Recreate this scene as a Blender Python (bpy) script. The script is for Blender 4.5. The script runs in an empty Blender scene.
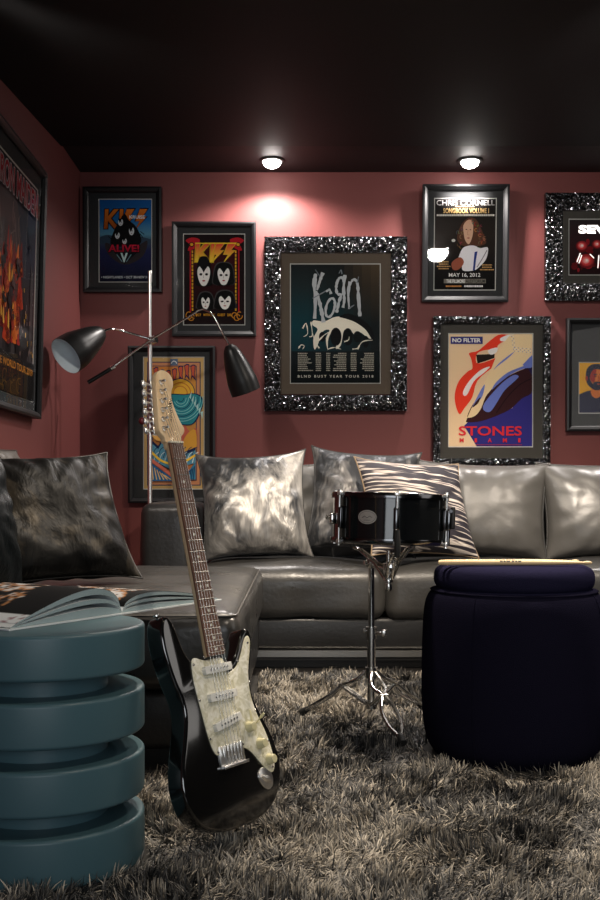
import bpy, bmesh, math, random
import numpy as np
from mathutils import Vector, Matrix, noise
from mathutils.geometry import tessellate_polygon

random.seed(7)
rng = np.random.default_rng(11)
PI = math.pi
R = math.radians
scene = bpy.context.scene
COL = scene.collection

# ------------------------------------------------------------------ camera frame
F = 1050.0            # focal length in pixels of the 600x900 frame
CX, CY, CH = 297.0, 495.0, 0.76


def W(px, py, Y):
    return Vector(((px - CX) * Y / F, Y, CH - (py - CY) * Y / F))


def lin(c):
    c = c / 255.0
    return c / 12.92 if c <= 0.04045 else ((c + 0.055) / 1.055) ** 2.4


def rgb(r, g, b):
    return (lin(r), lin(g), lin(b), 1.0)


# ------------------------------------------------------------------ materials
def new_mat(name):
    m = bpy.data.materials.new(name)
    m.use_nodes = True
    nt = m.node_tree
    b = nt.nodes['Principled BSDF']
    return m, nt, b


def mat(name, col, rough=0.5, metal=0.0, spec=0.5, coat=0.0, bump=None, sheen=0.0, var=None, aniso=0.0, roughvar=None):
    """bump=(scale, strength, detail) ; var=(scale, colour2, low, high)"""
    m, nt, b = new_mat(name)
    b.inputs['Base Color'].default_value = col
    b.inputs['Roughness'].default_value = rough
    b.inputs['Metallic'].default_value = metal
    b.inputs['Specular IOR Level'].default_value = spec
    b.inputs['Coat Weight'].default_value = coat
    b.inputs['Coat Roughness'].default_value = 0.05
    b.inputs['Sheen Weight'].default_value = sheen
    tc = nt.nodes.new('ShaderNodeTexCoord')
    if var:
        n = nt.nodes.new('ShaderNodeTexNoise')
        n.inputs['Scale'].default_value = var[0]
        n.inputs['Detail'].default_value = 4
        nt.links.new(tc.outputs['Object'], n.inputs['Vector'])
        r = nt.nodes.new('ShaderNodeValToRGB')
        r.color_ramp.elements[0].position = var[2]
        r.color_ramp.elements[1].position = var[3]
        r.color_ramp.elements[0].color = col
        r.color_ramp.elements[1].color = var[1]
        nt.links.new(n.outputs['Fac'], r.inputs['Fac'])
        nt.links.new(r.outputs['Color'], b.inputs['Base Color'])
    if roughvar:
        n = nt.nodes.new('ShaderNodeTexNoise')
        n.inputs['Scale'].default_value = roughvar[0]
        n.inputs['Detail'].default_value = 5
        nt.links.new(tc.outputs['Object'], n.inputs['Vector'])
        mr = nt.nodes.new('ShaderNodeMapRange')
        mr.inputs['From Min'].default_value = 0.3
        mr.inputs['From Max'].default_value = 0.7
        mr.inputs['To Min'].default_value = roughvar[1]
        mr.inputs['To Max'].default_value = roughvar[2]
        nt.links.new(n.outputs['Fac'], mr.inputs['Value'])
        nt.links.new(mr.outputs['Result'], b.inputs['Roughness'])
    if bump:
        n = nt.nodes.new('ShaderNodeTexNoise')
        n.inputs['Scale'].default_value = bump[0]
        n.inputs['Detail'].default_value = bump[2] if len(bump) > 2 else 3
        nt.links.new(tc.outputs['Object'], n.inputs['Vector'])
        bp = nt.nodes.new('ShaderNodeBump')
        bp.inputs['Strength'].default_value = bump[1]
        bp.inputs['Distance'].default_value = 0.01
        nt.links.new(n.outputs['Fac'], bp.inputs['Height'])
        nt.links.new(bp.outputs['Normal'], b.inputs['Normal'])
    return m


def velvet(name, dark, light, scale=5.0, lo=0.36, hi=0.66, rough=0.38, metal=0.35, stretch=(1, 1, 0.45), bump=0.5, seed=0.0, sheen=0.15, spec=0.5):
    m, nt, b = new_mat(name)
    tc = nt.nodes.new('ShaderNodeTexCoord')
    mp = nt.nodes.new('ShaderNodeMapping')
    mp.inputs['Scale'].default_value = stretch
    mp.inputs['Location'].default_value = (seed, seed * .7, seed * 1.3)
    mp.inputs['Rotation'].default_value = (0, R(35), 0)
    nt.links.new(tc.outputs['Object'], mp.inputs['Vector'])
    n = nt.nodes.new('ShaderNodeTexNoise')
    n.inputs['Scale'].default_value = scale
    n.inputs['Detail'].default_value = 5
    n.inputs['Roughness'].default_value = 0.7
    n.inputs['Distortion'].default_value = 1.2
    nt.links.new(mp.outputs['Vector'], n.inputs['Vector'])
    r = nt.nodes.new('ShaderNodeValToRGB')
    r.color_ramp.elements[0].position = lo
    r.color_ramp.elements[1].position = hi
    r.color_ramp.elements[0].color = dark
    r.color_ramp.elements[1].color = light
    nt.links.new(n.outputs['Fac'], r.inputs['Fac'])
    nt.links.new(r.outputs['Color'], b.inputs['Base Color'])
    b.inputs['Roughness'].default_value = rough
    b.inputs['Metallic'].default_value = metal
    b.inputs['Sheen Weight'].default_value = sheen
    b.inputs['Specular IOR Level'].default_value = spec
    n2 = nt.nodes.new('ShaderNodeTexNoise')
    n2.inputs['Scale'].default_value = scale * 3.2
    n2.inputs['Detail'].default_value = 4
    n2.inputs['Distortion'].default_value = 0.8
    nt.links.new(mp.outputs['Vector'], n2.inputs['Vector'])
    bp = nt.nodes.new('ShaderNodeBump')
    bp.inputs['Strength'].default_value = bump
    bp.inputs['Distance'].default_value = 0.03
    nt.links.new(n2.outputs['Fac'], bp.inputs['Height'])
    nt.links.new(bp.outputs['Normal'], b.inputs['Normal'])
    return m


def attr_mat(name, rough=0.5, spec=0.4, attr='ink', emis=0.0):
    m, nt, b = new_mat(name)
    a = nt.nodes.new('ShaderNodeVertexColor')
    a.layer_name = attr
    nt.links.new(a.outputs['Color'], b.inputs['Base Color'])
    b.inputs['Roughness'].default_value = rough
    b.inputs['Specular IOR Level'].default_value = spec
    return m


def glass_mat(name='picture_glass', ior=1.38):
    m = bpy.data.materials.new(name)
    m.use_nodes = True
    nt = m.node_tree
    nt.nodes.clear()
    out = nt.nodes.new('ShaderNodeOutputMaterial')
    mix = nt.nodes.new('ShaderNodeMixShader')
    tr = nt.nodes.new('ShaderNodeBsdfTransparent')
    gl = nt.nodes.new('ShaderNodeBsdfGlossy')
    gl.inputs['Roughness'].default_value = 0.02
    fr = nt.nodes.new('ShaderNodeFresnel')
    fr.inputs['IOR'].default_value = ior
    nt.links.new(fr.outputs['Fac'], mix.inputs['Fac'])
    nt.links.new(tr.outputs[0], mix.inputs[1])
    nt.links.new(gl.outputs[0], mix.inputs[2])
    nt.links.new(mix.outputs[0], out.inputs['Surface'])
    return m


def emit_mat(name, col, strength):
    m = bpy.data.materials.new(name)
    m.use_nodes = True
    nt = m.node_tree
    nt.nodes.clear()
    out = nt.nodes.new('ShaderNodeOutputMaterial')
    e = nt.nodes.new('ShaderNodeEmission')
    e.inputs['Color'].default_value = col
    e.inputs['Strength'].default_value = strength
    nt.links.new(e.outputs[0], out.inputs['Surface'])
    return m


def stripe_mat():
    m, nt, b = new_mat('striped_woven_fabric')
    tc = nt.nodes.new('ShaderNodeTexCoord')
    mp = nt.nodes.new('ShaderNodeMapping')
    mp.inputs['Rotation'].default_value = (0, R(-6), 0)
    mp.inputs['Scale'].default_value = (1, 1, 1)
    nt.links.new(tc.outputs['Object'], mp.inputs['Vector'])
    # long thin streaks: noise squeezed along the width
    mp2 = nt.nodes.new('ShaderNodeMapping')
    mp2.inputs['Scale'].default_value = (4.0, 4.0, 78)
    nt.links.new(mp.outputs['Vector'], mp2.inputs['Vector'])
    n = nt.nodes.new('ShaderNodeTexNoise')
    n.inputs['Scale'].default_value = 1.0
    n.inputs['Detail'].default_value = 2.5
    n.inputs['Distortion'].default_value = 0.12
    nt.links.new(mp2.outputs['Vector'], n.inputs['Vector'])
    r = nt.nodes.new('ShaderNodeValToRGB')
    cr = r.color_ramp
    cr.elements[0].position = 0.0
    cr.elements[0].color = (0.008, 0.006, 0.012, 1)
    cr.elements[1].position = 0.52
    cr.elements[1].color = (0.012, 0.009, 0.016, 1)
    e = cr.elements.new(0.555)
    e.color = (0.34, 0.29, 0.26, 1)
    e = cr.elements.new(0.60)
    e.color = (0.62, 0.56, 0.50, 1)
    e = cr.elements.new(0.66)
    e.color = (0.10, 0.07, 0.075, 1)
    nt.links.new(n.outputs['Fac'], r.inputs['Fac'])
    nt.links.new(r.outputs['Color'], b.inputs['Base Color'])
    b.inputs['Roughness'].default_value = 0.7
    bp = nt.nodes.new('ShaderNodeBump')
    bp.inputs['Strength'].default_value = 0.5
    bp.inputs['Distance'].default_value = 0.006
    nt.links.new(n.outputs['Fac'], bp.inputs['Height'])
    nt.links.new(bp.outputs['Normal'], b.inputs['Normal'])
    return m


def pearl_mat():
    m, nt, b = new_mat('cream_pearloid')
    tc = nt.nodes.new('ShaderNodeTexCoord')
    v = nt.nodes.new('ShaderNodeTexVoronoi')
    v.inputs['Scale'].default_value = 70
    n = nt.nodes.new('ShaderNodeTexNoise')
    n.inputs['Scale'].default_value = 45
    n.inputs['Distortion'].default_value = 2.0
    nt.links.new(tc.outputs['Object'], v.inputs['Vector'])
    nt.links.new(tc.outputs['Object'], n.inputs['Vector'])
    r = nt.nodes.new('ShaderNodeValToRGB')
    r.color_ramp.elements[0].position = 0.35
    r.color_ramp.elements[0].color = rgb(206, 202, 174)
    r.color_ramp.elements[1].position = 0.68
    r.color_ramp.elements[1].color = rgb(246, 243, 226)
    nt.links.new(n.outputs['Fac'], r.inputs['Fac'])
    mx = nt.nodes.new('ShaderNodeMixRGB')
    mx.blend_type = 'SOFT_LIGHT'
    mx.inputs['Fac'].default_value = 0.5
    nt.links.new(r.outputs['Color'], mx.inputs['Color1'])
    nt.links.new(v.outputs['Color'], mx.inputs['Color2'])
    bw = nt.nodes.new('ShaderNodeRGBToBW')
    nt.links.new(v.outputs['Color'], bw.inputs['Color'])
    nt.links.new(bw.outputs['Val'], mx.inputs['Color2'])
    nt.links.new(mx.outputs['Color'], b.inputs['Base Color'])
    b.inputs['Roughness'].default_value = 0.25
    return m


def wood_mat(name, c1, c2, sc=(90, 6, 90), rough=0.4):
    m, nt, b = new_mat(name)
    tc = nt.nodes.new('ShaderNodeTexCoord')
    mp = nt.nodes.new('ShaderNodeMapping')
    mp.inputs['Scale'].default_value = sc
    n = nt.nodes.new('ShaderNodeTexNoise')
    n.inputs['Scale'].default_value = 1.0
    n.inputs['Detail'].default_value = 4
    nt.links.new(tc.outputs['Object'], mp.inputs['Vector'])
    nt.links.new(mp.outputs['Vector'], n.inputs['Vector'])
    r = nt.nodes.new('ShaderNodeValToRGB')
    r.color_ramp.elements[0].position = 0.3
    r.color_ramp.elements[1].position = 0.7
    r.color_ramp.elements[0].color = c1
    r.color_ramp.elements[1].color = c2
    nt.links.new(n.outputs['Fac'], r.inputs['Fac'])
    nt.links.new(r.outputs['Color'], b.inputs['Base Color'])
    b.inputs['Roughness'].default_value = rough
    return m


M = {}
M['wall'] = mat('burgundy_wall_paint', rgb(104, 53, 51), 0.6, spec=0.3, bump=(180, 0.05))
M['wall_dark'] = mat('charcoal_wall_paint', (0.02, 0.018, 0.018, 1), 0.7, spec=0.2)
M['ceiling'] = mat('black_ceiling_paint', (0.0035, 0.0035, 0.004, 1), 0.7, spec=0.2)
M['strip'] = mat('ceiling_black_with_spill', (0.022, 0.016, 0.017, 1), 0.6, spec=0.2)  # ceiling black lifted and reddened, spill from the downlights put into colour
M['floor'] = wood_mat('dark_floor', (0.004, 0.0035, 0.003, 1), (0.012, 0.01, 0.009, 1), (3, 40, 3), 0.5)
M['frame_black'] = mat('satin_black_frame', (0.005, 0.005, 0.006, 1), 0.40, spec=0.35)
M['frame_glitter'] = mat('crumpled_black_foil', (0.11, 0.11, 0.115, 1), 0.18, metal=1.0)
M['mat_dark'] = mat('dark_mount_board', rgb(56, 57, 58), 0.9, spec=0.1)
M['mat_taupe'] = mat('taupe_mount_board', rgb(92, 82, 72), 0.9, spec=0.1)
M['mat_grey'] = mat('grey_mount_board', rgb(74, 72, 68), 0.9, spec=0.1)
M['mat_edge'] = mat('white_mount_core', rgb(190, 190, 186), 0.8)
M['ink'] = attr_mat('printed_ink', 0.6, 0.06)
M['glass'] = glass_mat()
M['glass_ar'] = glass_mat('anti_reflective_glass', 1.10)
M['leather'] = mat('dark_grey_leather', (0.026, 0.0255, 0.025, 1), 0.34, spec=0.6, bump=(60, 0.12, 6), roughvar=(5, 0.25, 0.42), var=(4, (0.046, 0.044, 0.041, 1), 0.35, 0.7))
M['leather_light'] = mat('grey_leather_cushion', (0.085, 0.081, 0.075, 1), 0.36, spec=0.6, bump=(50, 0.08, 6), roughvar=(4, 0.30, 0.46))
M['leather_dark'] = mat('black_grey_leather', (0.013, 0.013, 0.0135, 1), 0.36, spec=0.5, bump=(60, 0.12, 6), roughvar=(5, 0.28, 0.5))
M['strip_metal'] = mat('brushed_metal_strip', (0.46, 0.45, 0.43, 1), 0.34, metal=1.0)
M['black_plastic'] = mat('black_plastic', (0.008, 0.008, 0.008, 1), 0.45)
M['rubber'] = mat('black_rubber', (0.012, 0.012, 0.012, 1), 0.7)
M['chrome'] = mat('chrome', (0.72, 0.71, 0.69, 1), 0.10, metal=1.0)
M['steel'] = mat('dull_steel', (0.62, 0.61, 0.59, 1), 0.26, metal=1.0)
M['nickel'] = mat('satin_nickel', (0.88, 0.87, 0.85, 1), 0.30, metal=1.0)
M['dark_chrome'] = mat('black_nickel', (0.12, 0.12, 0.125, 1), 0.15, metal=1.0)
M['shade_black'] = mat('black_lamp_enamel', (0.007, 0.007, 0.007, 1), 0.36, spec=0.3)
M['shade_inside'] = mat('pale_blue_enamel', rgb(228, 242, 248), 0.5)
M['cherry'] = mat('dark_red_plastic', rgb(92, 22, 30), 0.4)
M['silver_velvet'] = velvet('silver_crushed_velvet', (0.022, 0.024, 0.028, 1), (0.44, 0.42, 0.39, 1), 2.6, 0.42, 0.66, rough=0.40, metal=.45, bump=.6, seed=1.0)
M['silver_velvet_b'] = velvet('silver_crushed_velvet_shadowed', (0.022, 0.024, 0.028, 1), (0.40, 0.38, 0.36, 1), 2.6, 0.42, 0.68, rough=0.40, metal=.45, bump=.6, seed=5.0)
M['black_velvet'] = velvet('charcoal_velvet', (0.004, 0.004, 0.004, 1), (0.060, 0.050, 0.036, 1), 3.0, 0.52, 0.74, rough=0.5, metal=0.3, seed=3.2, sheen=0.0, bump=.5, spec=.15)
M['teal_velvet'] = velvet('dark_teal_velvet', (0.002, 0.004, 0.005, 1), (0.020, 0.036, 0.042, 1), 4.0, 0.52, 0.76, rough=0.45, metal=0.2, seed=8.0, sheen=0.0, bump=.5, spec=.15)
M['stripe'] = stripe_mat()
M['piping_black'] = mat('black_piping', (0.010, 0.010, 0.010, 1), 0.5)
M['piping_tan'] = mat('tan_piping', rgb(128, 108, 84), 0.7)
M['table'] = mat('teal_lacquer', rgb(68, 98, 107), 0.42, spec=0.45, bump=(300, 0.02))
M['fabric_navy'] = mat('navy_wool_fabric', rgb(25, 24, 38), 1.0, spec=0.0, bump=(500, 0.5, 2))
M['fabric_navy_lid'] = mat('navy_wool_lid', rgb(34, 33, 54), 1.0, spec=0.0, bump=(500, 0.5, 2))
M['stick_wood'] = wood_mat('hickory', rgb(208, 178, 130), rgb(232, 208, 164), (5, 120, 120), 0.45)
M['maple'] = wood_mat('maple', rgb(222, 188, 144), rgb(238, 212, 172), (60, 5, 60), 0.35)
M['rosewood'] = wood_mat('rosewood', rgb(84, 54, 40), rgb(122, 84, 64), (160, 8, 160), 0.5)
M['fret'] = mat('nickel_fret', (0.75, 0.73, 0.68, 1), 0.25, metal=1.0)
M['dot'] = mat('pearl_dot', rgb(220, 214, 196), 0.3)
M['bone'] = mat('bone_nut', rgb(228, 220, 196), 0.4)
M['gloss_black'] = mat('gloss_black_lacquer', (0.004, 0.004, 0.004, 1), 0.10, spec=0.6, coat=1.0)
M['pearl'] = pearl_mat()
M['pickup_white'] = mat('white_pickup_cover', rgb(226, 226, 220), 0.35)
M['knob_cream'] = mat('cream_knob', rgb(206, 200, 160), 0.35)
M['drum_black'] = mat('black_drum_lacquer', (0.006, 0.007, 0.008, 1), 0.10, spec=0.5, coat=0.3)
M['drum_head'] = mat('white_drum_head', rgb(205, 203, 196), 0.6)
M['badge'] = mat('silver_badge', (0.62, 0.61, 0.58, 1), 0.4, metal=0.7)
M['badge_ink'] = mat('badge_engraving', (0.16, 0.16, 0.16, 1), 0.5)
M['ink_black'] = mat('black_print', (0.02, 0.018, 0.016, 1), 0.6)
M['page'] = mat('white_page_paper', rgb(214, 220, 222), 0.6)
M['page_edge'] = mat('page_edges', rgb(150, 168, 172), 0.8, bump=(400, 0.2))
M['cover'] = mat('book_cover_board', rgb(120, 134, 138), 0.6)
M['lens'] = emit_mat('lit_led_lens', (1.0, 0.95, 0.90, 1), 60.0)
M['trim_white'] = mat('dark_trim_ring', (0.02, 0.02, 0.02, 1), 0.4)


# ------------------------------------------------------------------ mesh helpers
class MB:
    def __init__(self):
        self.v, self.f, self.m, self.s = [], [], [], []

    def add(self, vf, mi=0, smooth=True, xf=None):
        v, f = vf
        b = len(self.v)
        if xf is not None:
            v = [xf @ Vector(p) for p in v]
        self.v += [tuple(p) for p in v]
        self.f += [tuple(b + i for i in q) for q in f]
        self.m += [mi] * len(f)
        self.s += [smooth] * len(f)
        return self

    def build(self, name, mats, parent=None, local=False, sharp=40, recalc=True):
        me = bpy.data.meshes.new(name)
        v = self.v
        if parent is not None and not local:
            L = parent.get('_w', None)
            base = ROOTLOC.get(parent.name, Vector((0, 0, 0)))
            v = [(p[0] - base.x, p[1] - base.y, p[2] - base.z) for p in v]
        me.from_pydata(v, [], self.f)
        if not isinstance(mats, (list, tuple)):
            mats = [mats]
        for m in mats:
            me.materials.append(m)
        me.polygons.foreach_set('material_index', self.m)
        me.polygons.foreach_set('use_smooth', self.s)
        me.update()
        bm = bmesh.new()
        bm.from_mesh(me)
        if recalc:
            bmesh.ops.recalc_face_normals(bm, faces=bm.faces)
        bm.to_mesh(me)
        bm.free()
        if sharp:
            me.set_sharp_from_angle(angle=R(sharp))
        o = bpy.data.objects.new(name, me)
        COL.objects.link(o)
        if parent is not None:
            o.parent = parent
            ROOTLOC[o.name] = ROOTLOC.get(parent.name, Vector((0, 0, 0)))
        return o


ROOTLOC = {}


def thing(name, label, cat, loc=(0, 0, 0), group=None):
    o = bpy.data.objects.new(name, None)
    o.empty_display_size = 0.1
    COL.objects.link(o)
    o.location = loc
    ROOTLOC[o.name] = Vector(loc)
    tag(o, label, cat, group)
    return o


def tag(o, label, cat, group=None):
    o['label'] = label
    o['category'] = cat
    if group:
        o['group'] = group
    return o


def struct(o):
    o['kind'] = 'structure'
    return o


def box(x0, y0, z0, x1, y1, z1):
    v = [(x0, y0, z0), (x1, y0, z0), (x1, y1, z0), (x0, y1, z0), (x0, y0, z1), (x1, y0, z1), (x1, y1, z1), (x0, y1, z1)]
    f = [(0, 3, 2, 1), (4, 5, 6, 7), (0, 1, 5, 4), (1, 2, 6, 5), (2, 3, 7, 6), (3, 0, 4, 7)]
    return v, f


def rbox(x0, y0, z0, x1, y1, z1, r=0.03, seg=4, step=0.07, disp=None):
    """rounded box with a fine grid; disp(p, n) -> offset vector"""
    lo, hi = (x0, y0, z0), (x1, y1, z1)
    lines = []
    for a in range(3):
        L = hi[a] - lo[a]
        rr = min(r, L * 0.49)
        pts = [rr * (1 - math.cos(PI / 2 * k / seg)) for k in range(seg + 1)]
        n = max(1, int(round((L - 2 * rr) / step)))
        mid = [rr + (L - 2 * rr) * k / n for k in range(1, n)]
        t = pts + mid + [L - p for p in reversed(pts)]
        lines.append([lo[a] + q for q in t])
    vid, V, Fc = {}, [], []

    def vert(i, j, k):
        key = (i, j, k)
        if key in vid:
            return vid[key]
        p = Vector((lines[0][i], lines[1][j], lines[2][k]))
        q = Vector([min(max(p[a], lo[a] + min(r, (hi[a] - lo[a]) * .49)), hi[a] - min(r, (hi[a] - lo[a]) * .49)) for a in range(3)])
        d = p - q
        n = d.normalized() if d.length > 1e-9 else Vector((0, 0, 1))
        p = q + n * min(r, 1e9)
        # clamp inside box (thin boxes)
        p = Vector([min(max(p[a], lo[a]), hi[a]) for a in range(3)])
        if disp:
            p = p + disp(p, n)
        vid[key] = len(V)
        V.append(tuple(p))
        return vid[key]
    nx, ny, nz = (len(l) - 1 for l in lines)
    for k in (0, nz):
        for i in range(nx):
            for j in range(ny):
                q = [vert(i, j, k), vert(i + 1, j, k), vert(i + 1, j + 1, k), vert(i, j + 1, k)]
                Fc.append(q if k else q[::-1])
    for j in (0, ny):
        for i in range(nx):
            for k in range(nz):
                q = [vert(i, j, k), vert(i + 1, j, k), vert(i + 1, j, k + 1), vert(i, j, k + 1)]
                Fc.append(q if j == 0 else q[::-1])
    for i in (0, nx):
        for j in range(ny):
            for k in range(nz):
                q = [vert(i, j, k), vert(i, j + 1, k), vert(i, j + 1, k + 1), vert(i, j, k + 1)]
                Fc.append(q if i else q[::-1])
    return V, Fc


def lathe(prof, n=48, c=(0, 0, 0)):
    V, Fc, rings = [], [], []
    for r, z in prof:
        if r < 1e-6:
            rings.append([len(V)])
            V.append((c[0], c[1], c[2] + z))
        else:
            rings.append(list(range(len(V), len(V) + n)))
            for k in range(n):
                a = 2 * PI * k / n
                V.append((c[0] + r * math.cos(a), c[1] + r * math.sin(a), c[2] + z))
    for A, B in zip(rings, rings[1:]):
        for k in range(n):
            k2 = (k + 1) % n
            if len(A) == 1 and len(B) == 1:
                continue
            if len(A) == 1:
                Fc.append((A[0], B[k], B[k2]))
            elif len(B) == 1:
                Fc.append((A[k], A[k2], B[0]))
            else:
                Fc.append((A[k], A[k2], B[k2], B[k]))
    return V, Fc


def tube(pts, r, n=10, closed=False, caps=True):
    P = [Vector(p) for p in pts]
    N = len(P)
    rs = r if isinstance(r, (list, tuple)) else [r] * N
    V, Fc = [], []
    up = None
    for i, p in enumerate(P):
        if closed:
            t = (P[(i + 1) % N] - P[i - 1]).normalized()
        elif i == 0:
            t = (P[1] - P[0]).normalized()
        elif i == N - 1:
            t = (P[-1] - P[-2]).normalized()
        else:
            t = ((P[i + 1] - P[i]).normalized() + (P[i] - P[i - 1]).normalized())
            t = t.normalized() if t.length > 1e-6 else (P[i + 1] - P[i]).normalized()
        if up is None:
            a = Vector((0, 0, 1)) if abs(t.z) < 0.9 else Vector((1, 0, 0))
            up = (a - t * a.dot(t)).normalized()
        else:
            up = (up - t * up.dot(t))
            up = up.normalized() if up.length > 1e-6 else Vector((0, 0, 1))
        s = t.cross(up)
        for k in range(n):
            a = 2 * PI * k / n
            V.append(tuple(p + (up * math.cos(a) + s * math.sin(a)) * rs[i]))
    m = N if closed else N - 1
    for i in range(m):
        for k in range(n):
            k2 = (k + 1) % n
            j = (i + 1) % N
            Fc.append((i * n + k, i * n + k2, j * n + k2, j * n + k))
    if caps and not closed:
        Fc.append(tuple(range(n))[::-1])
        Fc.append(tuple(range((N - 1) * n, N * n)))
    return V, Fc


def spline(pts, per=6, closed=True):
    P = [Vector((p[0], p[1], p[2] if len(p) > 2 else 0)) for p in pts]
    n = len(P)
    out = []
    rngi = range(n) if closed else range(n - 1)
    for i in rngi:
        if closed:
            a, b, c, d = P[i - 1], P[i], P[(i + 1) % n], P[(i + 2) % n]
        else:
            a, b, c, d = P[max(i - 1, 0)], P[i], P[i + 1], P[min(i + 2, n - 1)]
        for k in range(per):
            t = k / per
            out.append(0.5 * ((2 * b) + (-a + c) * t + (2 * a - 5 * b + 4 * c - d) * t * t + (-a + 3 * b - 3 * c + d) * t ** 3))
    if not closed:
        out.append(P[-1])
    return out


def prism(outline, z0, z1, bev=0.0, seg=3):
    """extruded outline (2-D points), with its edges rolled over by bev"""
    bm = bmesh.new()
    vs = [bm.verts.new((p[0], p[1], z0)) for p in outline]
    f = bm.faces.new(vs)
    ret = bmesh.ops.extrude_face_region(bm, geom=[f])
    nv = [g for g in ret['geom'] if isinstance(g, bmesh.types.BMVert)]
    for v in nv:
        v.co.z = z1
    bmesh.ops.recalc_face_normals(bm, faces=bm.faces)
    if bev > 0:
        es = [e for e in bm.edges if abs(e.verts[0].co.z - e.verts[1].co.z) < 1e-7]
        bmesh.ops.bevel(bm, geom=es, offset=bev, segments=seg, profile=0.5, affect='EDGES', clamp_overlap=True)
    bm.verts.ensure_lookup_table()
    for i, v in enumerate(bm.verts):
        v.index = i
    V = [tuple(v.co) for v in bm.verts]
    Fc = [tuple(v.index for v in f.verts) for f in bm.faces]
    bm.free()
    return V, Fc


def ellipsoid(c, rx, ry, rz, n=20, m=12):
    prof = [(math.sin(PI * k / m), -math.cos(PI * k / m)) for k in range(m + 1)]
    V, Fc = lathe(prof, n)
    return [(c[0] + p[0] * rx, c[1] + p[1] * ry, c[2] + p[2] * rz) for p in V], Fc


def cyl(a, b, r, n=16):
    return tube([a, b], r, n)


def fbm(p, seed, o=3):
    return noise.fractal(Vector(p) + Vector((seed * 13.1, seed * 7.7, seed * 3.3)), 1.0, 2.0, o)


def pillow(w, h, t, seed=0, n=56, wr=0.010, pinch=0.07, sag=0.02, ears=0.0):
    """front is -Y, x width, z height, centre at origin"""
    V, Fc = [], []
    idx = {}
    border = []
    for side in (-1, 1):
        for i in range(n + 1):
            for j in range(n + 1):
                u = -math.cos(PI * i / n) * 0.5 + (2 * i / n - 1) * 0.5
                v = -math.cos(PI * j / n) * 0.5 + (2 * j / n - 1) * 0.5
                edge = i in (0, n) or j in (0, n)
                if edge and side == 1:
                    idx[(side, i, j)] = idx[(-1, i, j)]
                    continue
                x = w / 2 * u * (1 - pinch * (1 - v * v) * u * u)
                z = h / 2 * v * (1 - pinch * (1 - u * u) * v * v)
                cr = (abs(u) * abs(v)) ** 6
                x *= 1 + ears * cr
                z *= 1 + ears * cr
                prof = max(0.0, (1 - abs(u) ** 2.6) * (1 - abs(v) ** 2.6)) ** 0.58
                y = side * t / 2 * prof
                # sag: fuller low down
                y *= 1 + 0.18 * (-v)
                z -= sag * prof * (1 - v) * 0.5
                k = fbm((x * 5 + .3 * z, side * 2.0, z * 5), seed, 3)
                # folds radiating from the edges and corners
                ang = math.atan2(z, x)
                rad = math.hypot(u, v)
                fold = math.sin(ang * 15 + 3.0 * fbm((x * 3, 1.7, z * 3), seed + 2, 2)) * min(1, rad) ** 2 * 0.45
                rid = 1 - abs(fbm((x * 9, side, z * 6), seed + 5, 2)) * 2.0
                y += side * wr * (k * 1.1 + fold + rid * .5) * min(1.0, prof * 1.9)
                idx[(side, i, j)] = len(V)
                V.append((x, y, z))
        for i in range(n):
            for j in range(n):
                q = (idx[(side, i, j)], idx[(side, i + 1, j)], idx[(side, i + 1, j + 1)], idx[(side, i, j + 1)])
                Fc.append(q if side == -1 else q[::-1])
    ring = [(i, 0) for i in range(n)] + [(n, j) for j in range(n)] + [(i, n) for i in range(n, 0, -1)] + [(0, j) for j in range(n, 0, -1)]
    border = [V[idx[(-1, a, b)]] for a, b in ring]
    return (V, Fc), border


def orient(yaw=0, lean=0, roll=0):
    return Matrix.Rotation(R(yaw), 4, 'Z') @ Matrix.Rotation(R(-lean), 4, 'X') @ Matrix.Rotation(R(roll), 4, 'Y')


# ------------------------------------------------------------------ room shell
XL, XR, YB, YF, ZC = -1.142, 2.75, 5.53, -1.9, 2.46


def wallbox(name, b, m):
    o = MB().add(box(*b), 0, False).build(name, m, sharp=None)
    return struct(o)


wallbox('floor', (XL - .1, YF - .1, -0.06, XR + .1, YB + .1, 0.0), M['floor'])
wallbox('wall_back', (XL - .1, YB, 0, XR + .1, YB + .1, ZC + .15), M['wall'])
wallbox('wall_left', (XL - .1, YF, 0, XL, YB, ZC + .15), M['wall'])
wallbox('wall_right', (XR, YF, 0, XR + .1, YB, ZC + .15), M['wall_dark'])
wallbox('wall_front', (XL - .1, YF - .1, 0, XR + .1, YF, ZC + .15), M['wall_dark'])
# ceiling: flat strip that holds the downlights by the back wall, the rest falling a little towards the room
struct(MB().add(box(XL - .1, 5.08, ZC, XR + .1, YB + .1, ZC + .1), 0, False).build('ceiling_strip', M['strip'], sharp=None))
cz = lambda y: ZC - 0.012 - (5.08 - y) * 0.085
v = [(XL - .1, YF - .1, cz(1.5)), (XR + .1, YF - .1, cz(1.5)), (XR + .1, 1.5, cz(1.5)), (XL - .1, 1.5, cz(1.5)),
     (XR + .1, 5.08, cz(5.08)), (XL - .1, 5.08, cz(5.08))]
vt = [(p[0], p[1], ZC + .12) for p in v]
f = [(0, 1, 2, 3), (3, 2, 4, 5), (6, 9, 8, 7), (9, 11, 10, 8), (0, 6, 7, 1), (5, 4, 10, 11), (1, 7, 8, 2), (2, 8, 10, 4), (0, 3, 9, 6), (3, 5, 11, 9)]
struct(MB().add((v + vt, f), 0, False).build('ceiling', M['ceiling'], sharp=None))


# ------------------------------------------------------------------ printed sheets
_tcache = {}


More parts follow.
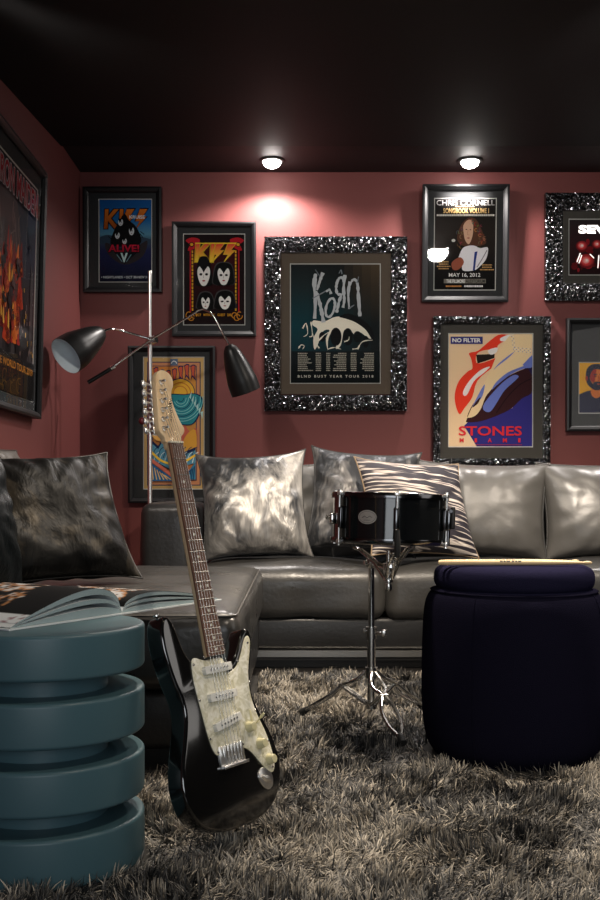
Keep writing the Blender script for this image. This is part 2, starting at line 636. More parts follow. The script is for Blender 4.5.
def text_mesh(s, bold):
    key = (s, bold)
    if key in _tcache:
        return _tcache[key]
    cu = bpy.data.curves.new('t', 'FONT')
    cu.body = s
    cu.size = 1.0
    cu.resolution_u = 3
    cu.offset = bold
    o = bpy.data.objects.new('t', cu)
    COL.objects.link(o)
    dg = bpy.context.evaluated_depsgraph_get()
    me = bpy.data.meshes.new_from_object(o.evaluated_get(dg))
    V = [tuple(q.co) for q in me.vertices]
    Fc = [tuple(p.vertices) for p in me.polygons]
    bpy.data.objects.remove(o)
    bpy.data.curves.remove(cu)
    bpy.data.meshes.remove(me)
    _tcache[key] = (V, Fc)
    return V, Fc


class Canvas:
    """a flat printed sheet drawn in its own units (x right, y down), laid on the local XZ plane facing -Y"""

    def __init__(s, u0, v0, u1, v1, x0, ztop, x1, zbot, y):
        s.a = (u0, v0, u1, v1, x0, ztop, x1, zbot)
        s.y, s.layer = y, 0
        s.V, s.F, s.C = [], [], []

    def q(s, u, v):
        u0, v0, u1, v1, x0, zt, x1, zb = s.a
        u = min(max(u, u0), u1)
        v = min(max(v, v0), v1)
        return (x0 + (u - u0) / (u1 - u0) * (x1 - x0), s.y - s.layer * 0.00022, zt + (v - v0) / (v1 - v0) * (zb - zt))

    def up(s):
        s.layer += 1

    def poly(s, pts, c, smooth=0, c2=None, lift=True):
        if lift:
            s.up()
        pts = [Vector((p[0], p[1], 0)) for p in pts]
        if smooth:
            pts = spline(pts, smooth)
        vs = [p.y for p in pts]
        lo, hi = min(vs), max(vs)
        b = len(s.V)
        for p in pts:
            s.V.append(s.q(p.x, p.y))
            k = (p.y - lo) / max(hi - lo, 1e-6)
            s.C.append(c if c2 is None else tuple(c[i] * (1 - k) + c2[i] * k for i in range(4)))
        for t in tessellate_polygon([pts]):
            s.F.append(tuple(b + i for i in t))

    def rect(s, u0, v0, u1, v1, c, c2=None, lift=True):
        s.poly([(u0, v0), (u1, v0), (u1, v1), (u0, v1)], c, 0, c2, lift)

    def grad(s, u0, v0, u1, v1, stops):
        s.up()
        for (t0, c0), (t1, c1) in zip(stops, stops[1:]):
            s.rect(u0, v0 + (v1 - v0) * t0, u1, v0 + (v1 - v0) * t1, c0, c1, False)

    def ell(s, u, v, ru, rv, c, n=28, c2=None):
        s.poly([(u + ru * math.cos(2 * PI * k / n), v + rv * math.sin(2 * PI * k / n)) for k in range(n)], c, 0, c2)

    def stroke(s, pts, w, c, per=5, rough=0.0, lift=True):
        if lift:
            s.up()
        P = spline(pts, per, False) if per else [Vector((p[0], p[1], 0)) for p in pts]
        n = len(P)
        b = len(s.V)
        for i, p in enumerate(P):
            t = (P[min(i + 1, n - 1)] - P[max(i - 1, 0)])
            t = t.normalized() if t.length > 1e-6 else Vector((1, 0, 0))
            nn = Vector((-t.y, t.x, 0))
            ww = w[0] + (w[1] - w[0]) * i / max(n - 1, 1) if isinstance(w, tuple) else w
            ww *= 1 + rough * (random.random() - .5) * 2
            for sg in (-1, 1):
                r = p + nn * sg * ww / 2
                s.V.append(s.q(r.x, r.y))
                s.C.append(c)
        for i in range(n - 1):
            s.F.append((b + 2 * i, b + 2 * i + 1, b + 2 * i + 3, b + 2 * i + 2))

    def ring(s, u, v, ru, rv, w, c, n=32, a0=0, a1=360, rot=0, rough=0.0):
        pts = []
        for k in range(n + 1):
            a = R(a0 + (a1 - a0) * k / n)
            x, y = ru * math.cos(a), rv * math.sin(a)
            pts.append((u + x * math.cos(R(rot)) - y * math.sin(R(rot)), v + x * math.sin(R(rot)) + y * math.cos(R(rot))))
        s.stroke(pts, w, c, 0, rough)

    def text(s, t, u0, v0, u1, v1, c, c2=None, bold=0.0, slant=0.0, outline=None, ow=0.5):
        V, Fc = text_mesh(t, bold)
        xs = [p[0] for p in V]
        ys = [p[1] for p in V]
        lx, hx, ly, hy = min(xs), max(xs), min(ys), max(ys)
        if outline is not None:
            for du, dv in ((-ow, 0), (ow, 0), (0, -ow), (0, ow), (-ow, ow), (ow, ow), (ow, -ow), (-ow, -ow)):
                s.text(t, u0 + du, v0 + dv, u1 + du, v1 + dv, outline, None, bold, slant)
                s.layer -= 1
            s.up()
        s.up()
        b = len(s.V)
        for p in V:
            k = (hy - p[1]) / (hy - ly)
            u = u0 + (p[0] - lx) / (hx - lx) * (u1 - u0) + slant * (1 - k)
            vv = v0 + k * (v1 - v0)
            s.V.append(s.q(u, vv))
            s.C.append(c if c2 is None else tuple(c[i] * (1 - k) + c2[i] * k for i in range(4)))
        s.F += [tuple(b + i for i in f) for f in Fc]

    def lines(s, u0, v0, u1, v1, n, c, lo=.5, hi=1.0, fill=.55, align='l'):
        """rows of print too small to read"""
        s.up()
        hgt = (v1 - v0) / n
        for k in range(n):
            w = (u1 - u0) * random.uniform(lo, hi)
            a = u0 if align == 'l' else (u1 - w if align == 'r' else (u0 + u1 - w) / 2)
            x = a
            while x < a + w:
                ww = random.uniform(.7, 2.2)
                s.rect(x, v0 + k * hgt, min(x + ww, a + w), v0 + k * hgt + hgt * fill, c, None, False)
                x += ww + .35

    def build(s, name, parent):
        me = bpy.data.meshes.new(name)
        me.from_pydata(s.V, [], s.F)
        at = me.color_attributes.new('ink', 'FLOAT_COLOR', 'POINT')
        at.data.foreach_set('color', np.array(s.C, dtype=np.float32).ravel())
        me.materials.append(M['ink'])
        # all faces look to -Y
        bm = bmesh.new()
        bm.from_mesh(me)
        bm.normal_update()
        for fc in bm.faces:
            if fc.normal.y > 0:
                fc.normal_flip()
        bm.to_mesh(me)
        bm.free()
        o = bpy.data.objects.new(name, me)
        COL.objects.link(o)
        o.parent = parent
        return o


def frame_plain(w, h, fw, d, lip=0.006):
    """four mitred mouldings; local x centred, z from 0"""
    prof = [(0, 0), (0, -d), (fw * .35, -d - .002), (fw * .75, -d + .004), (fw, -d + .012), (fw, 0)]   # (inset, y)
    V, Fc = [], []
    for ins, y in prof:
        x, z0, z1 = w / 2 - ins, ins, h - ins
        V += [(-x, y, z0), (x, y, z0), (x, y, z1), (-x, y, z1)]
    n = len(prof)
    for i in range(n):
        j = (i + 1) % n
        for k in range(4):
            k2 = (k + 1) % 4
            Fc.append((i * 4 + k, i * 4 + k2, j * 4 + k2, j * 4 + k))
    return V, Fc


def frame_crumpled(w, h, fw, d, cell=0.0046):
    """flat wide moulding covered in a finely crumpled relief"""
    V, Fc = [], []
    rs = random.Random(int(w * 1000))
    prof = []
    m = max(4, int(fw / cell))
    prof.append((0, 0, 0))
    prof.append((0, -d * .6, 0))
    for k in range(m + 1):
        t = k / m
        prof.append((fw * t, -d - .006 * math.sin(PI * t), 1))
    prof.append((fw, -d + .014, 0))
    prof.append((fw, 0, 0))
    per = 2 * (w + h)
    sides = []
    for L in (w, h, w, h):
        sides.append(int(L / cell))
    N = sum(sides)
    for ins, y, rough in prof:
        x, z0, z1 = w / 2 - ins, ins, h - ins
        cs = [(-x, z0), (x, z0), (x, z1), (-x, z1)]
        for sd in range(4):
            a, b = cs[sd], cs[(sd + 1) % 4]
            for k in range(sides[sd]):
                t = k / sides[sd]
                px, pz = a[0] + (b[0] - a[0]) * t, a[1] + (b[1] - a[1]) * t
                jx = jz = jy = 0
                if rough:
                    jy = rs.uniform(-.0042, .0042)
                    if 0 < ins < fw and 0 < k:
                        jx, jz = rs.uniform(-.0022, .0022), rs.uniform(-.0022, .0022)
                V.append((px + jx, y + jy, pz + jz))
    n = len(prof)
    for i in range(n):
        j = (i + 1) % n
        for k in range(N):
            k2 = (k + 1) % N
            Fc.append((i * N + k, i * N + k2, j * N + k2, j * N + k))
    return V, Fc


SP = F / 5.50    # pixels per metre just in front of the back wall


def picture(name, label, outer, opening, sheet, style, mount, draw, tilt=0.8, depth=0.032, glass=True, sheet_units=None, root=None, dims=None, mount2=None):
    """outer/opening/sheet are photo rectangles (x0,y0,x1,y1) on the back wall, or local rects (x0,z0,x1,z1) if dims"""
    if dims is None:
        x0, y0, x1, y1 = outer
        w, h = (x1 - x0) / SP, (y1 - y0) / SP
        cx = ((x0 + x1) / 2 - CX) / SP
        zb = CH + (CY - y1) / SP
        loc = (cx, YB - 0.004, zb)
        conv = lambda r: ((r[0] - CX) / SP - cx, CH + (CY - r[3]) / SP - zb, (r[2] - CX) / SP - cx, CH + (CY - r[1]) / SP - zb)
        op, sh = conv(opening), conv(sheet)
        units = sheet
        rz = 0
    else:
        w, h, loc, rz = dims
        op, sh, units = opening, sheet, sheet_units
    t = thing(name, label, 'framed poster', loc)
    t.rotation_euler = (R(tilt), 0, R(rz))
    fw = op[0] + w / 2
    if style == 'crumpled':
        MB().add(frame_crumpled(w, h, fw, depth), 0, False).build('frame', M['frame_glitter'], t, local=True, sharp=None)
    else:
        MB().add(frame_plain(w, h, fw, depth), 0, False).build('frame', M['frame_black'], t, local=True, sharp=None)
    # mount board with a window cut out; a pale bevel round the window
    yb = -0.012
    mb = MB()
    e = 0.004
    a = (op[0] - e, op[1] - e, op[2] + e, op[3] + e)
    g = 0.0045
    V = [(a[0], yb, a[1]), (a[2], yb, a[1]), (a[2], yb, a[3]), (a[0], yb, a[3]),
         (sh[0] - g, yb, sh[1] - g), (sh[2] + g, yb, sh[1] - g), (sh[2] + g, yb, sh[3] + g), (sh[0] - g, yb, sh[3] + g),
         (sh[0], yb + .003, sh[1]), (sh[2], yb + .003, sh[1]), (sh[2], yb + .003, sh[3]), (sh[0], yb + .003, sh[3])]
    mb.add((V, [(k, (k + 1) % 4, 4 + (k + 1) % 4, 4 + k) for k in range(4)]), 0, False)
    mb.add((V, [(4 + k, 4 + (k + 1) % 4, 8 + (k + 1) % 4, 8 + k) for k in range(4)]), 1, False)
    mb.build('mount_board', [mount, M['mat_edge']], t, local=True, sharp=None)
    cv = Canvas(units[0], units[1], units[2], units[3], sh[0], sh[3], sh[2], sh[1], yb + .0045)
    # allow layers to rise up to the board
    draw(cv)
    cv.build('printed_poster', t)
    if glass:
        gy = -0.0205
        MB().add(([(a[0], gy, a[1]), (a[2], gy, a[1]), (a[2], gy, a[3]), (a[0], gy, a[3])], [(0, 1, 2, 3)]), 0, False).build('glass_pane', M['glass'] if dims is None else M['glass_ar'], t, local=True, sharp=None, recalc=False)
    return t


WHITE = rgb(235, 235, 232)
BLACK = rgb(8, 8, 10)


def draw_alive(c):
    c.grad(99, 199, 151, 281, [(0, rgb(22, 84, 150)), (.25, rgb(30, 100, 160)), (.42, rgb(86, 140, 165)), (.5, rgb(58, 72, 90)), (.62, rgb(30, 36, 78)), (1, rgb(10, 13, 32))])
    c.poly([(99, 237), (108, 234), (120, 238), (134, 235), (151, 239), (151, 243), (99, 243)], rgb(48, 66, 84), 4)
    c.poly([(105, 242), (118, 247), (135, 246), (147, 240), (142, 256), (124, 264), (108, 254)], rgb(46, 40, 44), 4)
    # heavy lettering
    K = rgb(214, 116, 34)
    K2 = rgb(150, 70, 22)
    O = rgb(16, 14, 20)
    c.text('KI', 103.5, 208.5, 122, 228, K, K2, .03, 1.0, O, .8)
    zig = lambda x: [(x + 12.5, 208.5), (x + 5, 208.5), (x + .5, 220.6), (x + 4.6, 220.6), (x + .2, 229.5), (x + 11.6, 216), (x + 7.8, 216)]
    for x in (121.5, 134.5):
        z = zig(x)
        mx, my = x + 5.5, 218.5
        c.poly([(mx + (p[0] - mx) * 1.25, my + (p[1] - my) * 1.12) for p in z], O)
        c.poly(z, K, 0, K2)
    c.text('KRUISE', 129, 214.7, 144.5, 218, WHITE, None, .02)
    # four dark haired heads in a cluster
    hair = rgb(8, 8, 10)
    c.poly([(110, 240), (114, 229), (119, 220), (124, 213), (129, 220), (134, 224), (138, 230), (141, 239), (138, 244), (124, 246), (112, 245)], hair, 4)
    for (x, y, rx, ry) in ((120.2, 221.6, 2.5, 3.6), (131.2, 230.5, 2.6, 4.2), (117.0, 234.8, 2.4, 3.4), (124.2, 240.6, 2.2, 3.0)):
        c.ell(x, y, rx, ry, rgb(205, 210, 214))
        c.poly([(x - rx, y - ry), (x + rx * .6, y - ry), (x + .2, y - .5), (x - rx * .4, y + ry * .2)], hair)
        c.ell(x - .9, y - .2, .6, .5, hair, 10)
        c.ell(x + .9, y - .2, .6, .5, hair, 10)
        c.rect(x - .7, y + ry * .5, x + .7, y + ry * .62, rgb(120, 30, 35))
    for a in ((140, 231, 144, 234), (139.5, 233, 142.5, 237), (108, 236, 111, 238.5)):
        c.stroke([a[:2], a[2:]], .8, hair, 0)
    # downward wedge under the words
    c.poly([(114, 252), (137, 252), (124, 263.5)], rgb(14, 16, 24))
    c.text('ALIVE!', 108, 244.2, 139, 251.6, rgb(196, 34, 62), rgb(150, 20, 44), .03, 0, rgb(20, 6, 14), .5)
    c.text('V', 120.2, 252.5, 127.4, 262, rgb(190, 214, 214), None, .04)
    c.stroke([(116.5, 254), (122, 261.5)], .8, rgb(110, 140, 150), 0)
    c.stroke([(131, 254), (126, 261.5)], .8, rgb(110, 140, 150), 0)
    c.text('• NIGHTLANDS • OCT 30-NOV 3 •', 101, 275.5, 148.5, 278, rgb(200, 205, 210), None, .02)


def draw_four(c):
    c.rect(183.7, 234, 244.3, 324, rgb(24, 10, 12))
    c.poly([(190, 246), (237, 246), (237, 316), (190, 316)], rgb(58, 10, 16), 0, rgb(20, 8, 10))
    red, gold = rgb(176, 26, 40), rgb(214, 160, 40)
    c.rect(189.5, 248, 190.8, 312, red)
    c.rect(238.0, 248, 239.2, 312, red)
    for x in (192.2, 235.6):
        for k in range(17):
            y = 250 + k * 3.6
            c.rect(x - .75, y, x + .75, y + 2.6, gold, None)
            c.layer -= 1
        c.up()
    for x, sg in ((191.5, 1), (238, -1)):
        c.poly([(x - 6 * sg, 240), (x, 237), (x + 8 * sg, 239), (x + 6 * sg, 245), (x + sg, 249), (x - 4 * sg, 250), (x - 2 * sg, 244)], red, 3)
        c.ell(x, 244, 2.6, 2.4, rgb(30, 8, 10))
        c.ell(x, 244, 1.7, 1.5, gold)
    for x, sg in ((188.5, 1), (239.5, -1)):
        for k in range(3):
            c.ring(x + sg * k * 2.6, 315 + (k % 2) * 2, 2.8, 3.6 - k * .5, .8, rgb(196, 130, 40), 18, 0, 300, 40 * k)
    c.text('KI', 194.5, 243, 213, 261.5, rgb(206, 40, 52), rgb(236, 210, 60), .03, 1.5, rgb(214, 176, 40), .8)
    for x in (212.5, 224):
        z = [(x + 11.5, 243), (x + 4, 243), (x, 254.3), (x + 4, 254.3), (x - .5, 262.5), (x + 10.4, 250), (x + 6.8, 250)]
        mx, my = x + 5, 252.5
        c.poly([(mx + (p[0] - mx) * 1.22, my + (p[1] - my) * 1.08) for p in z], rgb(214, 176, 40))
        c.poly(z, rgb(206, 40, 52), 0, rgb(238, 214, 64))
    c.stroke([(195, 243), (236, 243)], 1.1, rgb(230, 200, 50), 0)
    hair, face = rgb(7, 7, 8), rgb(224, 222, 218)
    for (x, y, rx, ry, big) in ((203.6, 274.8, 6.3, 10, 0), (223.6, 275.5, 6.0, 8.6, 1), (205.4, 302.5, 4.2, 6.2, 1), (224.8, 301.8, 6.0, 6.8, 1)):
        if big:
            c.poly([(x - rx - 4, y + ry), (x - rx - 5, y), (x - rx - 2, y - ry - 3), (x, y - ry - 5.5), (x + rx + 2, y - ry - 3), (x + rx + 5, y), (x + rx + 4, y + ry)], rgb(58, 55, 56), 4)
            c.poly([(x - rx - 3, y + ry), (x - rx - 4, y), (x - rx - 1, y - ry - 2), (x, y - ry - 4.5), (x + rx + 1.4, y - ry - 2), (x + rx + 4, y), (x + rx + 3, y + ry)], hair, 4)
        else:
            c.poly([(x - rx - 1.5, y + ry), (x - rx - 2, y), (x - 5, y - ry - 6), (x, y - ry - 9), (x + 5, y - ry - 6), (x + rx + 2, y), (x + rx + 1.5, y + ry)], hair, 4)
        c.poly([(x - rx, y - ry * .45), (x - rx * .6, y - ry * .9), (x + rx * .6, y - ry * .9), (x + rx, y - ry * .45), (x + rx * .85, y + ry * .35), (x + rx * .35, y + ry), (x - rx * .35, y + ry), (x - rx * .85, y + ry * .35)], face, 4)
        c.poly([(x - rx * .75, y - ry), (x + rx * .75, y - ry), (x + rx * .25, y - ry * .55), (x, y - ry * .25), (x - rx * .25, y - ry * .55)], hair)
        for sg in (-1, 1):
            c.ell(x + sg * rx * .45, y - ry * .08, rx * .24, ry * .13, rgb(20, 18, 20), 14)
        c.stroke([(x, y), (x - .3, y + ry * .3)], .5, rgb(150, 148, 146), 0)
        c.ell(x, y + ry * .56, rx * .24, ry * .08, rgb(150, 40, 50), 12)
    c.text('OCT   WITH SPC   GUEST   20%', 195.5, 313.4, 231.5, 316, rgb(210, 150, 40), None, .02)


def draw_wave(c):
    x0, y0, x1, y1 = 143.6, 357.3, 203.4, 488.6
    c.rect(x0, y0, x1, y1, rgb(206, 172, 112))
    c.rect(x0 + 3, y0 + 4, x1 - 3, y1 - 3, rgb(40, 62, 96))
    c.rect(x0 + 4, y0 + 5, x1 - 4, y1 - 4, rgb(212, 146, 104))
    c.rect(x0 + 7, y0 + 8, x1 - 7, y1 - 8, rgb(40, 62, 96))
    c.grad(x0 + 7.8, y0 + 8.8, x1 - 7.8, y1 - 8.8, [(0, rgb(216, 140, 72)), (.35, rgb(226, 172, 76)), (.7, rgb(206, 132, 70)), (1, rgb(196, 118, 70))])
    navy, teal, sky = rgb(30, 46, 86), rgb(48, 148, 158), rgb(98, 162, 184)
    # small badge at the top
    c.rect(170, 358.5, 177.5, 365, rgb(96, 116, 140))
    c.ring(173.7, 363.4, 2.6, 2.6, .8, WHITE, 12, 180, 360)
    # drip shaped lettering
    for k in range(7):
        xx = 153 + k * 6.2
        dz = 3 * math.sin(k * .9)
        c.poly([(xx, 368 + dz), (xx + 5, 367 + dz), (xx + 4.4, 376 + dz), (xx + 5.4, 383 + dz), (xx + 2, 379 + dz), (xx + .2, 384 + dz), (xx + 1, 375 + dz)], navy, 2)
        c.poly([(xx + .7, 369 + dz), (xx + 4.3, 368 + dz), (xx + 3.7, 376 + dz), (xx + 4.3, 380 + dz), (xx + 2, 377 + dz), (xx + 1.0, 381 + dz), (xx + 1.7, 375 + dz)], rgb(206, 96, 70), 2)
    # sun with rays
    c.ell(180, 393, 15, 15, navy)
    c.ell(180, 393, 14.2, 14.2, rgb(236, 186, 66))
    c.ring(180, 393, 10.5, 10.5, 1, rgb(206, 128, 52))
    c.ring(180, 393, 7, 7, 1, rgb(206, 128, 52))
    # big curling wave
    c.poly([(163, 396), (170, 393.5), (184, 394), (194, 393), (201, 396), (203, 404), (200, 413), (196, 421), (190, 425), (178, 424), (168, 416)], navy, 4)
    c.poly([(164, 397), (170, 394.5), (184, 395), (194, 394), (200, 397), (202, 404), (199, 412), (195, 420), (190, 424), (178, 423), (168, 415)], teal, 4)
    for k in range(9):
        r = 3.0 + k * 2.2
        c.ring(180.5 + k * .2, 398, r, r * 1.12, .65, navy if k % 3 == 0 else rgb(148, 214, 212), 26, -5, 150 + k * 3)
    for k in range(6):
        xx = 189 + k * 2.3
        c.poly([(xx, 397 + k * 3), (xx + 2.6, 391 + k * 4), (xx + 1.6, 399 + k * 4)], rgb(190, 226, 222))
    # hills, foam peaks and lower swells
    c.poly([(178, 436), (184, 425), (190, 432), (196, 428), (195.5, 446), (180, 452)], rgb(214, 110, 86), 3)
    c.poly([(181, 447), (187, 434), (195.5, 430), (195.5, 452), (184, 456)], rgb(232, 176, 70), 3)
    c.poly([(151.5, 440), (158, 446), (163, 437), (170, 447), (178, 441), (184, 452), (195.5, 447), (195.5, 462), (170, 470), (151.5, 460)], navy)
    c.poly([(151.5, 443), (158, 449), (163, 440.5), (170, 450), (178, 444.5), (184, 455), (195.5, 450), (195.5, 463), (170, 469), (151.5, 459)], sky)
    for k in range(8):
        xx = 152 + k * 5.6
        c.stroke([(xx, 458), (xx + 2.5, 450), (xx + 6, 447)], .7, navy, 4)
        c.stroke([(xx + 1, 463), (xx + 3.5, 455), (xx + 7, 452)], .7, rgb(220, 236, 232), 4)
    c.stroke([(151.5, 452), (162, 461), (178, 464), (195.5, 455)], 2.2, rgb(232, 190, 66), 6)
    c.stroke([(151.5, 460), (166, 471), (182, 483)], 3.2, rgb(206, 112, 92), 6)
    c.poly([(151.5, 463), (164, 472), (176, 481), (151.5, 481)], rgb(46, 96, 140))
    c.poly([(182, 479.5), (195.5, 462), (195.5, 479.5)], rgb(56, 124, 150))
    for k in range(6):
        c.stroke([(153 + k * 3.6, 479.7), (152 + k * 2.4, 466 + k * 1.8)], 1.0, rgb(206, 172, 112), 0)
    for k in range(5):
        c.stroke([(184 + k * 2.3, 479.5), (189 + k * 1.4, 471 - k * 1.2)], .8, navy, 0)
    # pale slender plants on the left half
    for k in range(6):
        xx = 152.5 + k * 3
        c.stroke([(xx, 440), (xx - 1, 420), (xx + 2, 398)], .9, navy, 4)
    c.poly([(152, 436), (160, 404), (163, 420), (167, 440)], rgb(226, 172, 92), 3)


def draw_scratch(c):
    x0, y0, x1, y1 = 290.8, 264, 380, 382.5
    dk = rgb(14, 15, 17)
    c.rect(x0, y0, x1, y1, rgb(10, 11, 12))
    # teal glow on the left, brown on the right
    c.up()
    n = 10
    tl = [(0, rgb(26, 30, 32)), (.25, rgb(30, 42, 44)), (.7, rgb(14, 58, 66)), (1, rgb(12, 48, 56))]
    for i in range(n):
        a = 1 - i / n
        cols = [tuple(q[k] * a + (rgb(20, 19, 17)[k]) * (1 - a) for k in range(3)) + (1,) for _, q in tl]
        if i > 5:
            k2 = (i - 5) / 4
            cols[0] = tuple(cols[0][k] * (1 - k2) + rgb(74, 62, 48)[k] * k2 for k in range(3)) + (1,)
            cols[1] = tuple(cols[1][k] * (1 - k2) + rgb(56, 48, 38)[k] * k2 for k in range(3)) + (1,)
        u0 = x0 + (x1 - x0) * i / n
        u1 = x0 + (x1 - x0) * (i + 1) / n
        for (t0, _), (t1, _), c0, c1 in zip(tl, tl[1:], cols, cols[1:]):
            c.rect(u0, y0 + 87 * t0, u1, y0 + 87 * t1, c0, c1, False)
    Z = lambda x, y: (286 + x / 6.0, 258 + y / 6.0)
    g = rgb(176, 180, 184)
    g2 = rgb(120, 126, 132)
    S = lambda pts, w, col=g, ro=.35: c.stroke([Z(*p) for p in pts], w, col, 5, ro)
    # creature like white brush work under the words
    wht = rgb(226, 220, 204)
    c.poly([Z(*p) for p in ((165, 372), (230, 378), (290, 352), (350, 350), (420, 372), (480, 420), (520, 470), (500, 480), (440, 440), (420, 470), (395, 440), (350, 430), (330, 520), (300, 540), (310, 460), (285, 430), (255, 480), (250, 545), (240, 480), (262, 430), (220, 440), (190, 520), (170, 545), (165, 480), (190, 425), (160, 400))], wht, 4)
    c.poly([Z(*p) for p in ((320, 350), (370, 330), (430, 350), (500, 400), (530, 460), (520, 490), (480, 430), (420, 385), (360, 362))], dk, 4)
    for (px, py, rx, ry) in ((300, 470, 34, 55), (372, 470, 30, 52), (430, 470, 26, 34), (480, 500, 18, 36), (218, 470, 20, 30)):
        c.ell(*Z(px, py), rx / 6, ry / 6, rgb(10, 11, 12))
    for a in (((100, 420), (120, 390), (130, 450), (105, 470)), ((150, 380), (158, 460), (140, 470)), ((75, 540), (90, 520), (110, 525), (100, 545)),
              ((190, 500), (230, 460), (265, 440)), ((250, 545), (290, 535), (330, 545)), ((350, 500), (375, 490), (380, 470)),
              ((430, 545), (460, 500), (520, 490)), ((200, 540), (175, 500), (160, 450)), ((400, 545), (440, 540))):
        S(a, (1.3, .5), wht, .5)
    # scratchy letters
    S(((178, 92), (170, 160), (176, 260), (172, 362)), (3.6, 3.0))
    S(((222, 86), (205, 130), (186, 190)), (3.2, 2.4))
    S(((180, 196), (200, 260), (214, 320), (226, 384)), (3.0, 3.4))
    S(((176, 68), (205, 110)), (.6, 1.0), g2)
    S(((160, 240), (250, 190), (262, 180)), (.8, 1.6), g2)
    c.ring(*Z(266, 296), 4.2, 9.6, 2.5, g, 30, 0, 360, 14, .3)
    S(((240, 200), (262, 190), (270, 214)), (1.6, 2.6))
    S(((354, 100), (346, 180), (350, 250), (342, 296)), (3.2, 2.6))
    c.ring(*Z(324, 166), 3.6, 8.6, 2.4, g, 24, 60, 330, 8, .3)
    S(((336, 212), (318, 262), (304, 326)), (2.4, 3.0))
    S(((318, 92), (330, 70), (336, 96)), (.6, 1.4), g2)
    S(((384, 140), (374, 210), (380, 304)), (3.0, 2.2))
    S(((378, 170), (404, 128), (428, 150), (436, 240), (444, 348)), (2.2, 3.0))
    S(((436, 110), (426, 150)), (.5, 1.4), g2)
    S(((380, 300), (410, 280)), (1.8, .8), g2)
    # lower panel of tour dates
    c.rect(x0, 351, x1, y1, rgb(12, 20, 22), rgb(9, 14, 16))
    ink = rgb(168, 164, 150)
    for (a, b, al) in ((71, 165, 'l'), (178, 212, 'c'), (242, 266, 'c'), (275, 362, 'r'), (388, 424, 'c'), (436, 528, 'r')):
        c.lines(286 + a / 6, 258 + 568 / 6, 286 + b / 6, 258 + 682 / 6, 10, ink, .55 if al != 'c' else .9, 1.0, .5, al)
    c.text('B L N D   B U S T   Y E A R   T O U R   2 0 1 8', 297.8, 374.8, 373.5, 377.4, rgb(190, 188, 176), None, .02)


def draw_singer(c):
    x0, y0, x1, y1 = 434.6, 199.5, 495.3, 289
    c.grad(x0, y0, x1, y1, [(0, rgb(26, 24, 24)), (.4, rgb(40, 34, 30)), (.8, rgb(20, 18, 18)), (1, rgb(12, 11, 12))])
    c.text('CHRIS CORNELL', 436.2, 200.6, 494.2, 205.8, rgb(200, 198, 196), None, .0)
    c.text('SONGBOOK VOLUME I', 443, 208.6, 488.5, 213.6, rgb(232, 196, 132), None, .02)
    c.lines(455, 206.6, 474, 208, 1, rgb(222, 190, 130), 1, 1)
    c.lines(436.5, 214.6, 494, 216.8, 1, rgb(228, 222, 214), 1, 1, .8)
    # figure: tangle of brown curls, pale face, white shirt, blue strip
    hair = rgb(96, 62, 44)
    hr = random.Random(5)
    c.poly([(457, 238), (459, 229), (464, 221), (470, 217.5), (476, 220), (480, 227), (484, 236), (486, 243), (478, 246), (466, 246), (460, 244)], rgb(86, 56, 42), 4)
    c.poly([(463, 226), (467, 220.5), (472, 221), (473, 230), (471.5, 239), (468.5, 244), (465, 240), (463.5, 233)], rgb(206, 168, 142), 4)
    c.ell(466.2, 229.5, .9, .5, rgb(60, 40, 34), 10)
    c.ell(470.2, 229.8, .8, .5, rgb(60, 40, 34), 10)
    c.stroke([(468, 230), (467.2, 234.4), (468.6, 234.8)], .5, rgb(176, 130, 106), 3)
    c.ell(468.2, 238, 1.5, .6, rgb(150, 84, 76), 12)
    for k in range(46):
        a = hr.uniform(-.6, PI + .5)
        rr = hr.uniform(7, 14)
        xx, yy = 471 + math.cos(a) * rr * 1.05, 240 - math.sin(a) * rr * 1.5
        if 463 < xx < 472.5 and yy > 223:
            continue
        c.ring(xx, yy, hr.uniform(.8, 1.8), hr.uniform(.8, 2.0), .6, rgb(*[int(q * hr.uniform(.7, 1.9)) for q in (96, 64, 48)]), 10, hr.uniform(0, 180), hr.uniform(200, 330))
        c.layer -= 1
    c.up()
    c.layer += 1
    c.poly([(462, 249), (467, 246), (474, 245.5), (480, 248), (487, 247), (488, 251), (486, 259), (480, 266), (474, 270), (463, 270), (462, 262), (458, 260)], rgb(226, 224, 228), 4)
    c.poly([(452, 262), (460, 257), (464, 262), (459, 269), (453, 269)], rgb(150, 84, 64), 4)
    c.poly([(474.5, 252), (477.5, 251), (476, 260), (475, 270), (473, 270)], rgb(36, 54, 122))
    c.stroke([(487, 250), (482, 259), (477, 267)], .8, rgb(120, 116, 120), 4)
    c.lines(436.5, 261, 451, 270, 4, rgb(190, 150, 96), .6, 1, .5, 'c')
    c.lines(480, 264, 494, 271, 3, rgb(190, 150, 96), .6, 1, .5, 'c')
    c.text('MAY 16, 2012', 449, 272.6, 480.5, 277, WHITE, None, .01)
    c.rect(444, 278.5, 486, 282.8, rgb(120, 116, 108))
    c.text('THE FILLMORE', 446.5, 279, 465, 282.4, WHITE, None, .02)
    c.text('AUDITORIUM', 466, 279, 485, 282.4, rgb(40, 38, 36), None, .02)
    c.lines(446, 285, 462, 287, 1, rgb(200, 140, 80), 1, 1, .7)
    c.lines(464.5, 284.8, 483, 287, 1, WHITE, 1, 1, .8)
    # specks on the dark side of the print
    c.ell(453.3, 240.5, 1.9, 1.5, rgb(214, 210, 204))
    c.ell(440.6, 250, 1.0, .9, rgb(170, 166, 160))


